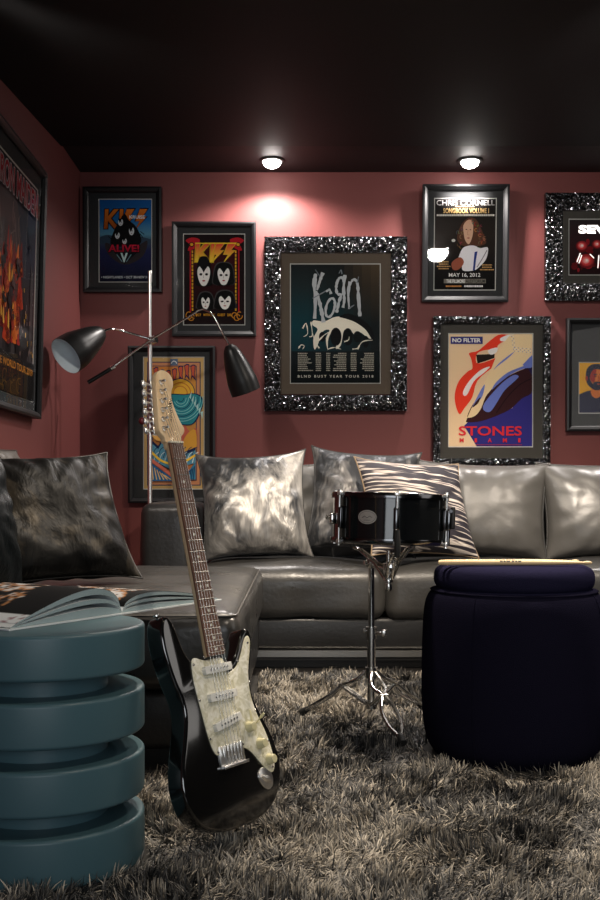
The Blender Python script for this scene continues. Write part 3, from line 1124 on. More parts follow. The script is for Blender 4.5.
def draw_lips(c):
    cream, red = rgb(234, 206, 168), rgb(226, 66, 44)
    blue, peri, brown = rgb(54, 50, 128), rgb(112, 128, 200), rgb(58, 30, 34)
    Z = lambda x, y: (444 + x / 6.25, 328 + y / 6.25)
    P = lambda pts, col, sm=4, c2=None: c.poly([Z(*p) for p in pts], col, sm, c2)
    x0, y0, x1, y1 = 449.3, 333.7, 532.8, 446.3
    c.rect(x0, y0, x1, y1, cream)
    P(((560, 320), (560, 745), (208, 742), (128, 610), (160, 580), (300, 540), (430, 500)), blue, 0)
    P(((140, 575), (180, 480), (240, 420), (330, 340), (420, 290), (500, 255), (560, 240), (560, 390), (490, 440), (420, 505), (350, 540), (300, 560), (230, 582), (160, 588)), brown, 4)
    c.stroke([Z(*p) for p in ((560, 310), (480, 350), (400, 430), (330, 530))], .8, rgb(34, 16, 24), 5)
    P(((470, 300), (440, 292), (380, 330), (310, 400), (255, 470), (250, 510), (290, 522), (330, 470), (380, 390), (450, 325)), peri, 5)
    P(((545, 190), (560, 190), (560, 300), (530, 250)), rgb(40, 34, 80), 0)
    # red lips on the light side
    P(((340, 42), (400, 42), (390, 70), (340, 105), (335, 130), (300, 132), (240, 140), (205, 165), (205, 215), (240, 216), (300, 196), (360, 168), (400, 150), (370, 215), (300, 250), (210, 330), (180, 430), (130, 500), (100, 538), (75, 480), (70, 410), (95, 330), (150, 270), (180, 250), (172, 190), (158, 160), (172, 150), (215, 140), (275, 90)), red, 3)
    P(((203, 165), (320, 160), (318, 185), (260, 205), (212, 220)), rgb(40, 36, 32), 0)
    P(((355, 62), (400, 42), (440, 42), (400, 75), (360, 80)), WHITE, 4)
    P(((280, 135), (335, 120), (330, 150), (300, 165), (282, 155)), WHITE, 4)
    P(((290, 240), (230, 262), (160, 330), (122, 395), (128, 422), (150, 410), (190, 330), (250, 280)), WHITE, 4)
    # pale legs crossing
    leg = rgb(236, 212, 168)
    P(((128, 608), (122, 590), (180, 490), (230, 390), (290, 270), (340, 150), (400, 60), (440, 42), (560, 42), (550, 110), (535, 180), (480, 235), (400, 270), (330, 330), (300, 380), (262, 430), (235, 500), (200, 545), (160, 560), (148, 548), (175, 500), (215, 440), (255, 355), (205, 440), (165, 520)), leg, 3)
    P(((440, 150), (400, 190), (340, 235), (310, 262), (350, 215), (420, 160)), peri, 3)
    P(((258, 352), (236, 380), (180, 490), (210, 470), (244, 420)), peri, 3)
    P(((232, 430), (205, 455), (180, 495), (215, 470)), brown, 3)
    P(((300, 385), (330, 330), (400, 272), (480, 238), (530, 190), (558, 170), (560, 240), (500, 252), (420, 288), (340, 350)), peri, 3)
    P(((300, 382), (330, 335), (400, 277), (480, 243), (500, 236), (480, 228), (400, 262), (330, 320)), leg, 3)
    # dotted white garment
    c.up()
    for i in range(9):
        x = 440 + i * 12.5
        for j in range(3):
            c.rect(*Z(x, 118 + j * 11 + i * 1.2), *Z(x + 5, 123 + j * 11 + i * 1.2), WHITE if (i + j) % 2 else rgb(120, 136, 196), None, False)
    for j in range(7):
        for i in range(2):
            c.rect(*Z(422 + i * 11 + j * 2, 50 + j * 13), *Z(427 + i * 11 + j * 2, 55 + j * 13), WHITE if (i + j) % 2 else rgb(120, 136, 196), None, False)
    c.rect(*Z(43, 52), *Z(244, 98), rgb(62, 62, 122))
    c.text('NO FILTER', *Z(54, 62), *Z(232, 88), WHITE, None, .03)
    rd = rgb(216, 52, 62)
    c.text('STONES', *Z(94, 612), *Z(490, 672), rd, None, .02)
    for s, a in (('M', 100), ('I', 194), ('A', 276), ('M', 370), ('I', 466)):
        w = 26 if s != 'I' else 15
        c.text(s, *Z(a, 688), *Z(a + w, 714), rd, None, .05)
    c.lines(*Z(200, 726), *Z(490, 736), 1, rgb(150, 60, 90), 1, 1, .6)


def draw_smoke(c):
    x0, y0, x1, y1 = 570, 219, 680, 274
    c.grad(x0, y0, x1, y1, [(0, rgb(44, 38, 40)), (.5, rgb(52, 26, 30)), (1, rgb(34, 14, 18))])
    rs = random.Random(3)
    for k in range(60):
        t = rs.random()
        x = rs.uniform(572, 678)
        y = rs.uniform(240, 270)
        q = rs.uniform(.4, 1)
        c.ell(x, y, rs.uniform(1, 4), rs.uniform(1, 3.4), rgb(int(150 * q), int(30 * q), int(40 * q)), 12)
        c.layer -= 1
    c.layer += 1
    for (x, y, r) in ((582.5, 245, 2.6), (587, 260, 3.6), (597.5, 243.5, 2.2), (612, 252, 3), (630, 246, 3), (650, 258, 3.4), (666, 248, 2.4)):
        for q in range(9):
            a = q / 8
            c0, c1, c2_ = (110, 24, 32), (222, 70, 70), (252, 236, 230)
            cc = [c0[i] + (c1[i] - c0[i]) * min(1, a * 2) if a < .5 else c1[i] + (c2_[i] - c1[i]) * (a * 2 - 1) for i in range(3)]
            c.ell(x + .4 * math.sin(q), y + .3 * math.cos(q * 2), r * (2.3 - 2.0 * a), r * (2.0 - 1.7 * a), rgb(*[int(v_) for v_ in cc]), 18)
    for p in (((577, 262), (580.5, 253)), ((579, 263), (582, 255)), ((598, 268), (599, 255)), ((590, 254), (594, 258))):
        c.stroke(p, 1.0, rgb(210, 196, 196), 0)
    c.text('SEVENDUST', 578.5, 225, 672, 233.6, WHITE, None, .05)


def draw_man(c):
    x0, y0, x1, y1 = 580, 362.5, 622, 412.5
    c.rect(x0, y0, x1, y1, rgb(238, 176, 30))
    nv, sk, sh = rgb(22, 26, 56), rgb(222, 122, 44), rgb(168, 44, 34)
    c.poly([(580, 394), (587, 391), (594, 389.5), (602, 390), (611, 392), (622, 396), (622, 412.5), (580, 412.5)], rgb(24, 28, 62), 0)
    c.poly([(593, 388), (604, 387), (603, 394), (597, 398), (592, 394)], sk, 3)
    c.poly([(586.5, 378), (587.5, 369), (592, 364.5), (599, 363.6), (605, 366), (607.5, 372), (607, 380), (604.5, 386), (600, 389.5), (595, 389.5), (589, 385)], nv, 4)
    c.poly([(590.5, 377), (593.5, 370), (599, 369), (604, 371.5), (605.5, 377), (604, 383), (600, 386), (595.5, 385), (592.5, 382)], sk, 4)
    c.poly([(590.5, 377), (593.5, 370), (597, 369.4), (596, 376), (595.5, 381), (593, 382)], sh, 4)
    c.stroke([(594.2, 374.4), (597.6, 374)], 1.1, nv, 0)
    c.stroke([(600.4, 374), (604, 374.8)], 1.1, nv, 0)
    c.ell(596.2, 376, 1.2, .6, rgb(40, 20, 30), 12)
    c.ell(602.2, 376.2, 1.2, .6, rgb(40, 20, 30), 12)
    c.stroke([(599.4, 376), (599.8, 380), (598.4, 380.6)], .7, sh, 3)
    c.poly([(594, 382.4), (599.5, 381.4), (605, 382.8), (603.5, 387.6), (599.5, 389.8), (595.4, 387.8)], nv, 4)
    c.ell(599.4, 383.8, 1.7, .5, rgb(196, 76, 50), 12)
    c.ell(587.2, 378, 1.3, 2.4, sh, 14)


def draw_fire(c):
    # units: centimetres, 61 wide, 89.5 high
    Wd, Hh = 61.0, 89.5
    c.grad(0, 0, Wd, Hh, [(0, rgb(22, 24, 32)), (.3, rgb(34, 38, 56)), (.5, rgb(40, 26, 30)), (.75, rgb(30, 20, 22)), (1, rgb(14, 12, 14))])
    rs = random.Random(9)
    # ruined towers and hanging wires
    for k in range(12):
        x = rs.uniform(0, 58)
        w = rs.uniform(2, 7)
        top = rs.uniform(22, 50)
        q = rs.randint(18, 58)
        c.poly([(x, 76), (x + rs.uniform(-.5, .5), top + 3), (x + w * .3, top), (x + w * .5, top + 4), (x + w, top + 1), (x + w, 76)], rgb(q + 8, q, q + 2))
    # a broad pale trunk of smoke
    c.poly([(6, 14), (26, 12), (34, 20), (38, 40), (30, 60), (8, 60), (0, 40), (0, 16)], rgb(58, 50, 52), 4, rgb(80, 34, 24))
    for k in range(26):
        x = rs.uniform(1, 36)
        y = rs.uniform(14, 44)
        c.stroke([(x, y), (x + rs.uniform(-2, 3), y + rs.uniform(3, 7)), (x + rs.uniform(-4, 4), y + rs.uniform(8, 14))], rs.uniform(.3, .9), rgb(116, 96, 92), 4)
        c.layer -= 1
    c.layer += 1
    # flames
    for k in range(60):
        x = rs.uniform(0, 40)
        y = rs.uniform(38, 70)
        h = rs.uniform(4, 14)
        w = rs.uniform(1.2, 4)
        col = rs.choice([rgb(204, 62, 24), rgb(170, 34, 22), rgb(226, 112, 34), rgb(120, 26, 20)])
        c.poly([(x - w, y), (x - w * .6, y - h * .5), (x + w * .2, y - h), (x + w * .5, y - h * .45), (x + w, y)], col, 3)
        c.layer -= 1
    c.layer += 2
    for k in range(14):
        x = rs.uniform(0, 30)
        y = rs.uniform(44, 66)
        c.poly([(x - 1, y), (x, y - rs.uniform(3, 7)), (x + 1.2, y)], rgb(246, 176, 70), 3)
    for k in range(22):
        x, y = rs.uniform(2, 34), rs.uniform(34, 62)
        c.poly([(x + rs.uniform(-5, 5), y + rs.uniform(-4, 4)) for _ in range(1)] + [(x + 4 * math.cos(a_) * rs.uniform(.4, 1), y + 3.4 * math.sin(a_) * rs.uniform(.4, 1)) for a_ in (0, .9, 1.8, 2.7, 3.6, 4.5, 5.4)], rs.choice([rgb(40, 26, 28), rgb(62, 40, 40), rgb(150, 44, 24), rgb(88, 60, 58), rgb(206, 92, 36)]), 3)
        c.layer -= 1
    c.layer += 1
    # small lit windows at the right edge
    for k in range(30):
        x, y = rs.uniform(36, 58), rs.uniform(44, 76)
        c.rect(x, y, x + rs.uniform(.4, 1.1), y + rs.uniform(.8, 2.4), rs.choice([rgb(150, 120, 110), rgb(210, 160, 50), rgb(110, 96, 104)]))
        c.layer -= 1
    c.layer += 1
    for k in range(9):
        x = 50 + rs.uniform(-6, 6)
        c.stroke([(52, 27), (x, 24 + rs.uniform(-6, 8))], .5, rgb(20, 22, 30), 0)
    # dark tangle at the foot and the printed line
    c.rect(0, 74, Wd, Hh, rgb(22, 18, 18), rgb(12, 11, 12))
    for k in range(14):
        x = rs.uniform(0, 40)
        c.ring(x, rs.uniform(82, 88), rs.uniform(1.5, 4), rs.uniform(1, 3), .5, rgb(96, 70, 26), 14, rs.uniform(0, 120), rs.uniform(180, 330))
        c.layer -= 1
    c.layer += 1
    c.text('LIVE WORLD TOUR 2019', 3, 76.5, 58, 79.4, rgb(196, 128, 40), None, .02)
    c.text('IRON MAIDEN', 1.5, 2.2, 59.5, 12.5, rgb(176, 28, 44), rgb(140, 18, 34), .02, 0, rgb(206, 200, 204), .45)


picture('framed_poster', 'black framed poster of orange lettering over a blue sky, by the room corner', (83, 187, 161.5, 292), (88.6, 192.6, 155.9, 286.4), (99, 199, 151, 281), 'plain', M['mat_dark'], draw_alive, tilt=0.6)
picture('framed_poster', 'black framed poster with four white faces under red and yellow letters', (172, 222, 256, 336), (177.3, 227.3, 250.7, 330.7), (183.7, 234, 244.3, 324), 'plain', M['mat_dark'], draw_four, tilt=0.8)
picture('framed_poster', 'black framed poster of a teal curling wave behind the guitar headstock', (128, 346, 215, 503), (133.4, 351.4, 209.6, 497.6), (143.6, 357.3, 203.4, 488.6), 'plain', M['mat_dark'], draw_wave, tilt=0.3)
picture('framed_poster', 'large crumpled black frame with scratchy grey lettering on a dark teal poster', (264.5, 237, 407, 411), (280.5, 253.3, 390.3, 393), (290.8, 264, 380, 382.5), 'crumpled', M['mat_taupe'], draw_scratch, tilt=0.5)
picture('framed_poster', 'glossy black framed poster of a curly haired singer in a white shirt', (422, 186, 508, 301.5), (427.6, 191.5, 502.6, 295.8), (434.6, 199.5, 495.3, 289), 'plain', M['mat_dark'], draw_singer, tilt=3.6, depth=0.036)
picture('framed_poster', 'crumpled black frame with red lips and pale legs on a cream and blue poster', (433, 316.5, 550.3, 465.5), (440.3, 324, 542.6, 457.6), (449.3, 333.7, 532.8, 446.3), 'crumpled', M['mat_grey'], draw_lips, tilt=0.5)
picture('framed_poster', 'crumpled black frame with white capitals over red smoke, at the right edge', (545, 193.2, 705, 301), (562.5, 209.8, 687.5, 283), (570, 219, 680, 274), 'crumpled', M['mat_grey'], draw_smoke, tilt=0.5)
picture('framed_poster', 'black framed small portrait of a bearded man on a yellow ground', (566.5, 318.5, 636, 431), (571.8, 323.8, 630.7, 425.2), (580, 362.5, 622, 412.5), 'plain', M['mat_dark'], draw_man, tilt=0.8, depth=0.036)
picture('framed_poster', 'big black framed poster of red flames hanging on the left wall', None, (-0.352, 0.028, 0.352, 1.032), (-0.305, 0.07, 0.305, 0.965), 'plain', M['mat_dark'], draw_fire, tilt=1.5, depth=0.034,
        sheet_units=(0, 0, 61, 89.5), dims=(0.76, 1.06, (XL + 0.004, 4.155, 1.088), 90))

# ------------------------------------------------------------------ sofa
sofa = thing('sofa', 'long dark grey leather sofa with puffed back cushions along the burgundy wall', 'sofa', (0.75, 5.0, 0))


def soft(seed, amp, top=0.0, box_=None):
    x0, y0, x1, y1 = box_

    def d(p, n):
        k = fbm((p.x * 3.2, p.y * 3.2, p.z * 3.2), seed, 3) * amp
        k2 = (1 - abs(fbm((p.x * 2.5, p.y * 9, p.z * 6), seed + 3, 2)) * 2.2) * amp * .35
        u = (p.x - x0) / (x1 - x0) * 2 - 1
        v = (p.y - y0) / (y1 - y0) * 2 - 1
        c = max(0, 1 - u ** 4) * max(0, 1 - v ** 4)
        return n * (k + k2) + Vector((0, 0, top * c * max(0, n.z)))
    return d


MB().add(rbox(-0.66, 4.585, 0.085, 2.28, 5.44, 0.222, 0.018, 3, 0.08, soft(2, .004, 0, (-.66, 4.58, 2.28, 5.44)))).build('base', M['leather_dark'], sofa)
MB().add(box(-0.66, 4.568, 0.055, 2.28, 4.590, 0.083), 0, False).build('metal_strip', M['strip_metal'], sofa)
MB().add(box(-0.54, 4.62, 0.001, 2.24, 5.42, 0.084), 0, False).build('plinth', M['black_plastic'], sofa)
for i, (a, b) in enumerate(((-0.453, 0.383), (0.387, 1.195), (1.199, 2.01))):
    bb = (a, 4.56, b, 5.27)
    MB().add(rbox(a, 4.560, 0.215, b, 5.27, 0.432, 0.055, 5, 0.035, soft(10 + i, .008, .034, bb))).build('seat_cushion', M['leather'], sofa)
MB().add(rbox(-0.690, 4.60, 0.085, -0.458, 5.45, 0.725, 0.045, 5, 0.05, soft(20, .004, .004, (-.69, 4.6, -.458, 5.45)))).build('arm', M['leather_dark'], sofa)
MB().add(rbox(2.015, 4.60, 0.085, 2.28, 5.45, 0.725, 0.045, 5, 0.05)).build('arm', M['leather_dark'], sofa)
MB().add(rbox(-0.432, 5.285, 0.2, 2.016, 5.45, 0.775, 0.05, 4, 0.08)).build('backrest', M['leather_dark'], sofa)


def soft_cushion(name, w, h, t, loc, yaw, lean, roll, m, parent=None, seed=0, wr=0.010, pipe=None, pipe_r=0.004, pinch=0.07, label=None, cat='cushion', group=None, sag=0.02, ears=0.0, n=56):
    (V, Fc), border = pillow(w, h, t, seed, n, wr, pinch, sag, ears)
    o = MB().add((V, Fc)).build(name, m, None, sharp=None)
    Mx = Matrix.Translation(Vector(loc)) @ orient(yaw, lean, roll)
    if parent is not None:
        base = ROOTLOC[parent.name]
        o.parent = parent
        Mx = Matrix.Translation(-base) @ Mx
    o.matrix_basis = Mx
    if pipe is not None:
        pb = MB().add(tube(border, pipe_r, 6, closed=True))
        p = pb.build('piping', pipe, None, sharp=None)
        p.parent = o
    if label:
        tag(o, label, cat, group)
    return o


# leather back cushions standing along the back of the sofa
for i, (x, w) in enumerate(((-0.12, .60), (0.45, .58), (0.895, .63), (1.510, .66))):
    soft_cushion('back_cushion', w, 0.47, (.18, .18, .27, .27)[i], (x, (5.15, 5.15, 5.105, 5.105)[i], 0.685), (0, 0, -8, 6)[i], 11, (0, 0, 2, -1)[i], M['leather_light'], sofa, 30 + i, 0.007, M['leather'], 0.0055, 0.07, sag=0.03, ears=.03)

# ------------------------------------------------------------------ chaise section along the left wall
ch = thing('chaise', 'dark grey leather chaise along the left wall, behind the teal table', 'chaise', (-0.62, 3.65, 0))
MB().add(rbox(-1.10, 2.81, 0.075, -0.165, 4.52, 0.235, 0.02, 3, 0.09, soft(41, .004, 0, (-1.1, 2.8, -.16, 4.53)))).build('base', M['leather_dark'], ch)
MB().add(box(-1.07, 2.86, 0.0118, -0.20, 4.48, 0.078), 0, False).build('plinth', M['black_plastic'], ch)
bb = (-1.11, 2.78, -0.150, 4.55)
MB().add(rbox(-1.11, 2.78, 0.235, -0.150, 4.553, 0.447, 0.05, 5, 0.045, soft(43, .005, .026, bb))).build('seat_cushion', M['leather'], ch)
# stitched welt round the top edge
wl = []
rr = 0.05
for (cx_, cy_, a0) in ((-0.150 - rr, 2.78 + rr, -90), (-0.150 - rr, 4.553 - rr, 0), (-1.11 + rr, 4.553 - rr, 90), (-1.11 + rr, 2.78 + rr, 180)):
    for k in range(7):
        a = R(a0 + 15 * k)
        wl.append((cx_ + (rr - .012) * math.cos(a), cy_ + (rr - .012) * math.sin(a), 0.438))
MB().add(tube(wl, 0.0035, 6, closed=True)).build('piping', M['leather_light'], ch)
MB().add(rbox(-1.128, 2.78, 0.10, -1.062, 4.30, 0.60, 0.04, 4, 0.08)).build('backrest', M['leather_dark'], ch)
soft_cushion('back_cushion', 0.62, 0.47, 0.14, (-1.052, 3.76, 0.700), 90, 9, 0, M['leather_light'], ch, 51, 0.011, M['leather'], 0.004, 0.04)

# ------------------------------------------------------------------ loose cushions
soft_cushion('throw_pillow', 0.495, 0.50, 0.17, (-0.200, 4.865, 0.714), 3, 17, -3, M['silver_velvet'], None, 61, 0.013, M['piping_black'], 0.003, 0.08,
             label='silver crushed velvet pillow next to the sofa arm, nearest the guitar neck', cat='pillow', ears=.05)
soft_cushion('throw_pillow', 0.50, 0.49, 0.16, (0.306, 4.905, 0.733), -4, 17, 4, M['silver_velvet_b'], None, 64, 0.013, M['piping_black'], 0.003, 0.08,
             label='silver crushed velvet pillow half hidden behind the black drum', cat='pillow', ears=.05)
soft_cushion('throw_pillow', 0.53, 0.47, 0.16, (0.540, 4.735, 0.702), 24, 26, 3, M['stripe'], None, 67, 0.008, M['piping_tan'], 0.0035, 0.07,
             label='pillow with black and cream woven stripes behind the drum', cat='pillow', ears=.03)
soft_cushion('throw_pillow', 0.53, 0.46, 0.15, (-0.800, 3.33, 0.690), 34, 30, -2, M['black_velvet'], None, 70, 0.014, M['piping_black'], 0.0035, 0.07,
             label='charcoal velvet pillow with a bronze sheen lying back on the chaise', cat='pillow', ears=.04)
soft_cushion('throw_pillow', 0.46, 0.44, 0.15, (-0.930, 2.88, 0.715), 70, 14, 4, M['teal_velvet'], None, 73, 0.013, M['piping_black'], 0.0035, 0.07,
             label='dark teal velvet pillow at the left edge of the photo', cat='pillow', ears=.04)

# ------------------------------------------------------------------ teal table of stacked discs
TX, TY, TR = -0.524, 2.17, 0.207
tb = thing('side_table', 'teal lacquered side table of four stacked discs holding the open book', 'side table', (TX, TY, 0.012))
zt = [0.012]
for i in range(4):
    z0 = 0.012 + (0.128 * i if i else 0)
    z1 = 0.110 + 0.1283 * i
    z0 = z1 - (0.098 if i == 0 else 0.088)
    e = 0.008
    pr = [(0, z0)] + [(TR - e + e * math.sin(R(15 * k)), z0 + e - e * math.cos(R(15 * k))) for k in range(7)]
    pr += [(TR - e + e * math.cos(R(15 * k)), z1 - e + e * math.sin(R(15 * k))) for k in range(7)] + [(0, z1)]
    MB().add(lathe(pr, 96, (TX, TY, 0))).build('disc', M['table'], tb)
    if i < 3:
        MB().add(lathe([(0, z1), (0.132, z1), (0.132, z1 + .0405), (0, z1 + .0405)], 64, (TX, TY, 0))).build('neck', M['table'], tb)
TZ = 0.110 + 0.1283 * 3

# ------------------------------------------------------------------ open book
A = Vector((-0.560, 2.050, TZ))
u = Vector((0.179, 0.287, 0)).normalized()
vv = Vector((-u.y, u.x, 0))
PWD, PHT = 0.325, 0.285
bk = thing('open_book', 'large open picture book lying across the teal side table', 'book', tuple(A + u * PWD + vv * PHT / 2))
SPN = PWD  # spine position along u


def book_profile(side, n=26, lift=0.048):
    """top surface of one half: distance from the spine (0..1) -> height"""
    pts = []
    for k in range(n + 1):
        t = k / n
        z = 0.006 + lift * (math.sin(PI * min(1, t ** 0.55)) ** 0.9 if t < 1 else 0)
        pts.append((t, max(z, 0.006)))
    return pts


def half(side, lift, wdt, thick):
    n = 26
    top = book_profile(side, n, lift)
    rows = 10
    Vt, Ft = [], []
    for k, (t, z) in enumerate(top):
        for j in range(rows + 1):
            p = A + u * (SPN + side * t * wdt) + vv * (PHT * j / rows)
            Vt.append((p.x, p.y, TZ + z))
    for k in range(n):
        for j in range(rows):
            q = (k * (rows + 1) + j, (k + 1) * (rows + 1) + j, (k + 1) * (rows + 1) + j + 1, k * (rows + 1) + j + 1)
            Ft.append(q)
    return top, (Vt, Ft), n, rows


def page_block(side, lift, wdt):
    """block of leaves: curved top and flat underside, with two fanned gaps seen at the lower edge"""
    top, (Vt, Ft), n, rows = half(side, lift, wdt, 0)
    mb = MB()
    mb.add((Vt, Ft), 0)
    fan = [(1.0, 0.78), (0.62, 0.46), (0.30, 0.0)]
    for (hi_, lo_) in fan:
        for j in (0, 1):
            V, Fc = [], []
            for k, (t, z) in enumerate(top):
                p = A + u * (SPN + side * t * wdt) + vv * (PHT * j)
                V.append((p.x, p.y, TZ + .0045 + (z - .0045) * hi_))
                V.append((p.x, p.y, TZ + .0045 + (z - .0045) * lo_))
            for k in range(n):
                Fc.append((2 * k, 2 * k + 1, 2 * k + 3, 2 * k + 2))
            mb.add((V, Fc), 1)
    # inner leaf surfaces behind the gaps
    for lv in (0.78, 0.62, 0.46, 0.30):
        V = []
        for k, (t, z) in enumerate(top):
            for j in range(2):
                p = A + u * (SPN + side * t * wdt) + vv * (PHT * j)
                V.append((p.x, p.y, TZ + .0045 + (z - .0045) * lv))
        mb.add((V, [(2 * k, 2 * k + 2, 2 * k + 3, 2 * k + 1) for k in range(n)]), 2)
    return mb, top


for side, lift, wdt in ((-1, 0.058, PWD), (1, 0.036, 0.36)):
    mb, top = page_block(side, lift, wdt)
    pg = mb.build('page_block', [M['page'], M['page_edge'], M['page']], bk, sharp=None)
    # printed picture on the open page: black field with a tangle of brown and white figures
    V, Fc, C = [], [], []
    n, rows = 60, 50
    def zat(t):
        k = min(int(t * 26), 25)
        f_ = t * 26 - k
        return top[k][1] * (1 - f_) + top[k + 1][1] * f_
    t0, t1 = (0.02, 0.955) if side < 0 else (0.02, 0.99)
    j0, j1 = (0.0, 1.0)
    for k in range(n + 1):
        t = t0 + (t1 - t0) * k / n
        for j in range(rows + 1):
            s_ = j0 + (j1 - j0) * j / rows
            p = A + u * (SPN + side * t * wdt) + vv * (PHT * s_)
            V.append((p.x, p.y, TZ + zat(t) + .0007))
            q = fbm((t * 7, s_ * 6, side * 3), 5, 4)
            q2 = fbm((t * 11, s_ * 11, 3 + side), 8, 3)
            base = (0.010, 0.011, 0.012)
            if side < 0:
                inside = 0.45 < s_ + 0.35 * (t - .5) + .1 * q < 0.92 and t < 0.85
                edge = t > 0.84 and s_ < 0.93
                if edge:
                    base = (0.62, 0.66, 0.68) if q2 < .35 else (0.3, .2, .22)
            else:
                inside = 0.18 < s_ + .12 * q < 0.86 and t < 0.8
            if inside and abs(q) > .06:
                if q2 > 0.12:
                    base = (0.50, 0.50, 0.50)
                elif q2 > -0.12:
                    base = (0.36, 0.17, 0.07)
                elif q2 > -.3:
                    base = (0.08, 0.06, 0.05)
            C.append(base + (1.0,))
    for k in range(n):
        for j in range(rows):
            Fc.append((k * (rows + 1) + j, (k + 1) * (rows + 1) + j, (k + 1) * (rows + 1) + j + 1, k * (rows + 1) + j + 1))
    o = MB().add((V, Fc)).build('printed_page', M['ink'], bk, sharp=None)
    at = o.data.color_attributes.new('ink', 'FLOAT_COLOR', 'POINT')
    at.data.foreach_set('color', np.array(C, dtype=np.float32).ravel())
cvv = MB()
for s0, s1 in ((-0.008, SPN), (SPN, SPN + 0.366)):
    q = [A + u * s0 - vv * .006, A + u * s1 - vv * .006, A + u * s1 + vv * (PHT + .006), A + u * s0 + vv * (PHT + .006)]
    V = [(p.x, p.y, TZ + .0008) for p in q] + [(p.x, p.y, TZ + .004) for p in q]
    cvv.add((V, [(0, 3, 2, 1), (4, 5, 6, 7), (0, 1, 5, 4), (1, 2, 6, 5), (2, 3, 7, 6), (3, 0, 4, 7)]), 0, False)
cvv.build('cover', M['page'], bk, sharp=None)

# ------------------------------------------------------------------ ottoman with lid and drum sticks
OX, OY = 0.630, 3.06
ot = thing('ottoman', 'round navy fabric ottoman with a padded lid, under the drumsticks', 'ottoman', (OX, OY, 0.012))
body = [(0, .012), (.205, .012), (.232, .022), (.250, .05), (.260, .10), (.265, .17), (.2655, .24), (.264, .32), (.261, .39), (.257, .435), (.250, .462), (.238, .480), (.218, .489), (0, .490)]
body = [(p.x, p.y) for p in spline(body, 4, False)]
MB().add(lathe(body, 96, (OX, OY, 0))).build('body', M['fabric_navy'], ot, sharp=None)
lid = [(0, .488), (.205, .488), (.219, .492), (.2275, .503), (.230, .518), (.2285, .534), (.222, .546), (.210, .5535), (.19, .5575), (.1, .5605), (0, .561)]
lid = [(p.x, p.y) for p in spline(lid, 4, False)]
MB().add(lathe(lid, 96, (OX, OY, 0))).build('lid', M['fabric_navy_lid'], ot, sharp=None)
for ang in (-126, -36, 54, 144):
    pts = [(OX + (r + .0003) * math.cos(R(ang)), OY + (r + .0003) * math.sin(R(ang)), z) for r, z in body if .02 < z < .484 and r > .2]
    MB().add(tube(pts, 0.0016, 5)).build('seam', M['fabric_navy'], ot, sharp=None)
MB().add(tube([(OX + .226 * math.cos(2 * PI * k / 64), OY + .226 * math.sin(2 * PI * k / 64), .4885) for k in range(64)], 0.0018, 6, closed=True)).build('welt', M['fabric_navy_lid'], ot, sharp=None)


def drumstick(a, b, label):
    a, b = Vector(a), Vector(b)
    L = (b - a).length
    t = thing('drumstick', label, 'drumstick', tuple((a + b) / 2), 'drumsticks on the ottoman')
    prof = [(0, .0045), (.006, .0066), (.02, .0074), (.25, .0074), (.31, .0066), (.36, .0048), (.385, .0036), (.392, .0032)]
    d = (b - a).normalized()
    sc = L / .413
    MB().add(tube([a + d * s * sc for s, _ in prof], [r for _, r in prof], 14)).build('shaft', M['stick_wood'], t)
    tip = [(.390, .0030), (.393, .0044), (.398, .0054), (.404, .0053), (.410, .0040), (.413, .0016)]
    MB().add(tube([a + d * s * sc for s, _ in tip], [r for _, r in tip], 14)).build('tip', M['stick_wood'], t)
    # printed mark round the middle of the stick
    mk = MB()
    side = Vector((0, 0, 1)).cross(d)
    up = Vector((0, 0, 1))
    for s0, s1 in ((.165, .172), (.174, .180), (.182, .192), (.196, .203), (.205, .211), (.213, .222)):
        V = []
        for s_ in (s0, s1):
            for ang in (20, 40, 60):
                V.append(a + d * s_ * sc + (side * -math.cos(R(ang)) + up * math.sin(R(ang))) * .00755)
        mk.add((V, [(0, 1, 4, 3), (1, 2, 5, 4)]), 0, True)
    mk.build('printed_mark', M['ink_black'], t, sharp=None)
    return t


ZS = 0.5615 + .0075
drumstick((0.400, 2.965, ZS), (0.830, 2.955, ZS), 'pale wooden drumstick lying nearest the camera on the ottoman')
drumstick((0.402, 2.984, ZS), (0.812, 3.020, ZS), 'pale wooden drumstick lying behind the other on the ottoman')

# ------------------------------------------------------------------ snare drum
DX, DY = 0.279, 3.20
dr = thing('snare_drum', 'glossy black snare drum resting in its chrome stand', 'drum', (DX, DY, 0.612))
DR, D0, D1 = 0.171, 0.012, 0.140
tilt = Matrix.Rotation(R(1.8), 4, 'Y')
dr.rotation_euler = (R(-1.0), R(1.8), 0)
MB().add(lathe([(DR - .006, D0), (DR, D0), (DR, D1), (DR - .006, D1), (DR - .006, D0)], 96)).build('shell', M['drum_black'], dr, local=True)


def hoop(z, flip):
    s = -1 if flip else 1
    pr = [(DR + .001, z - .006 * s), (DR + .0075, z - .006 * s), (DR + .0085, z + .004 * s), (DR + .006, z + .010 * s), (DR + .002, z + .0115 * s), (DR + .001, z + .009 * s), (DR + .001, z - .006 * s)]
    return lathe(pr, 96)


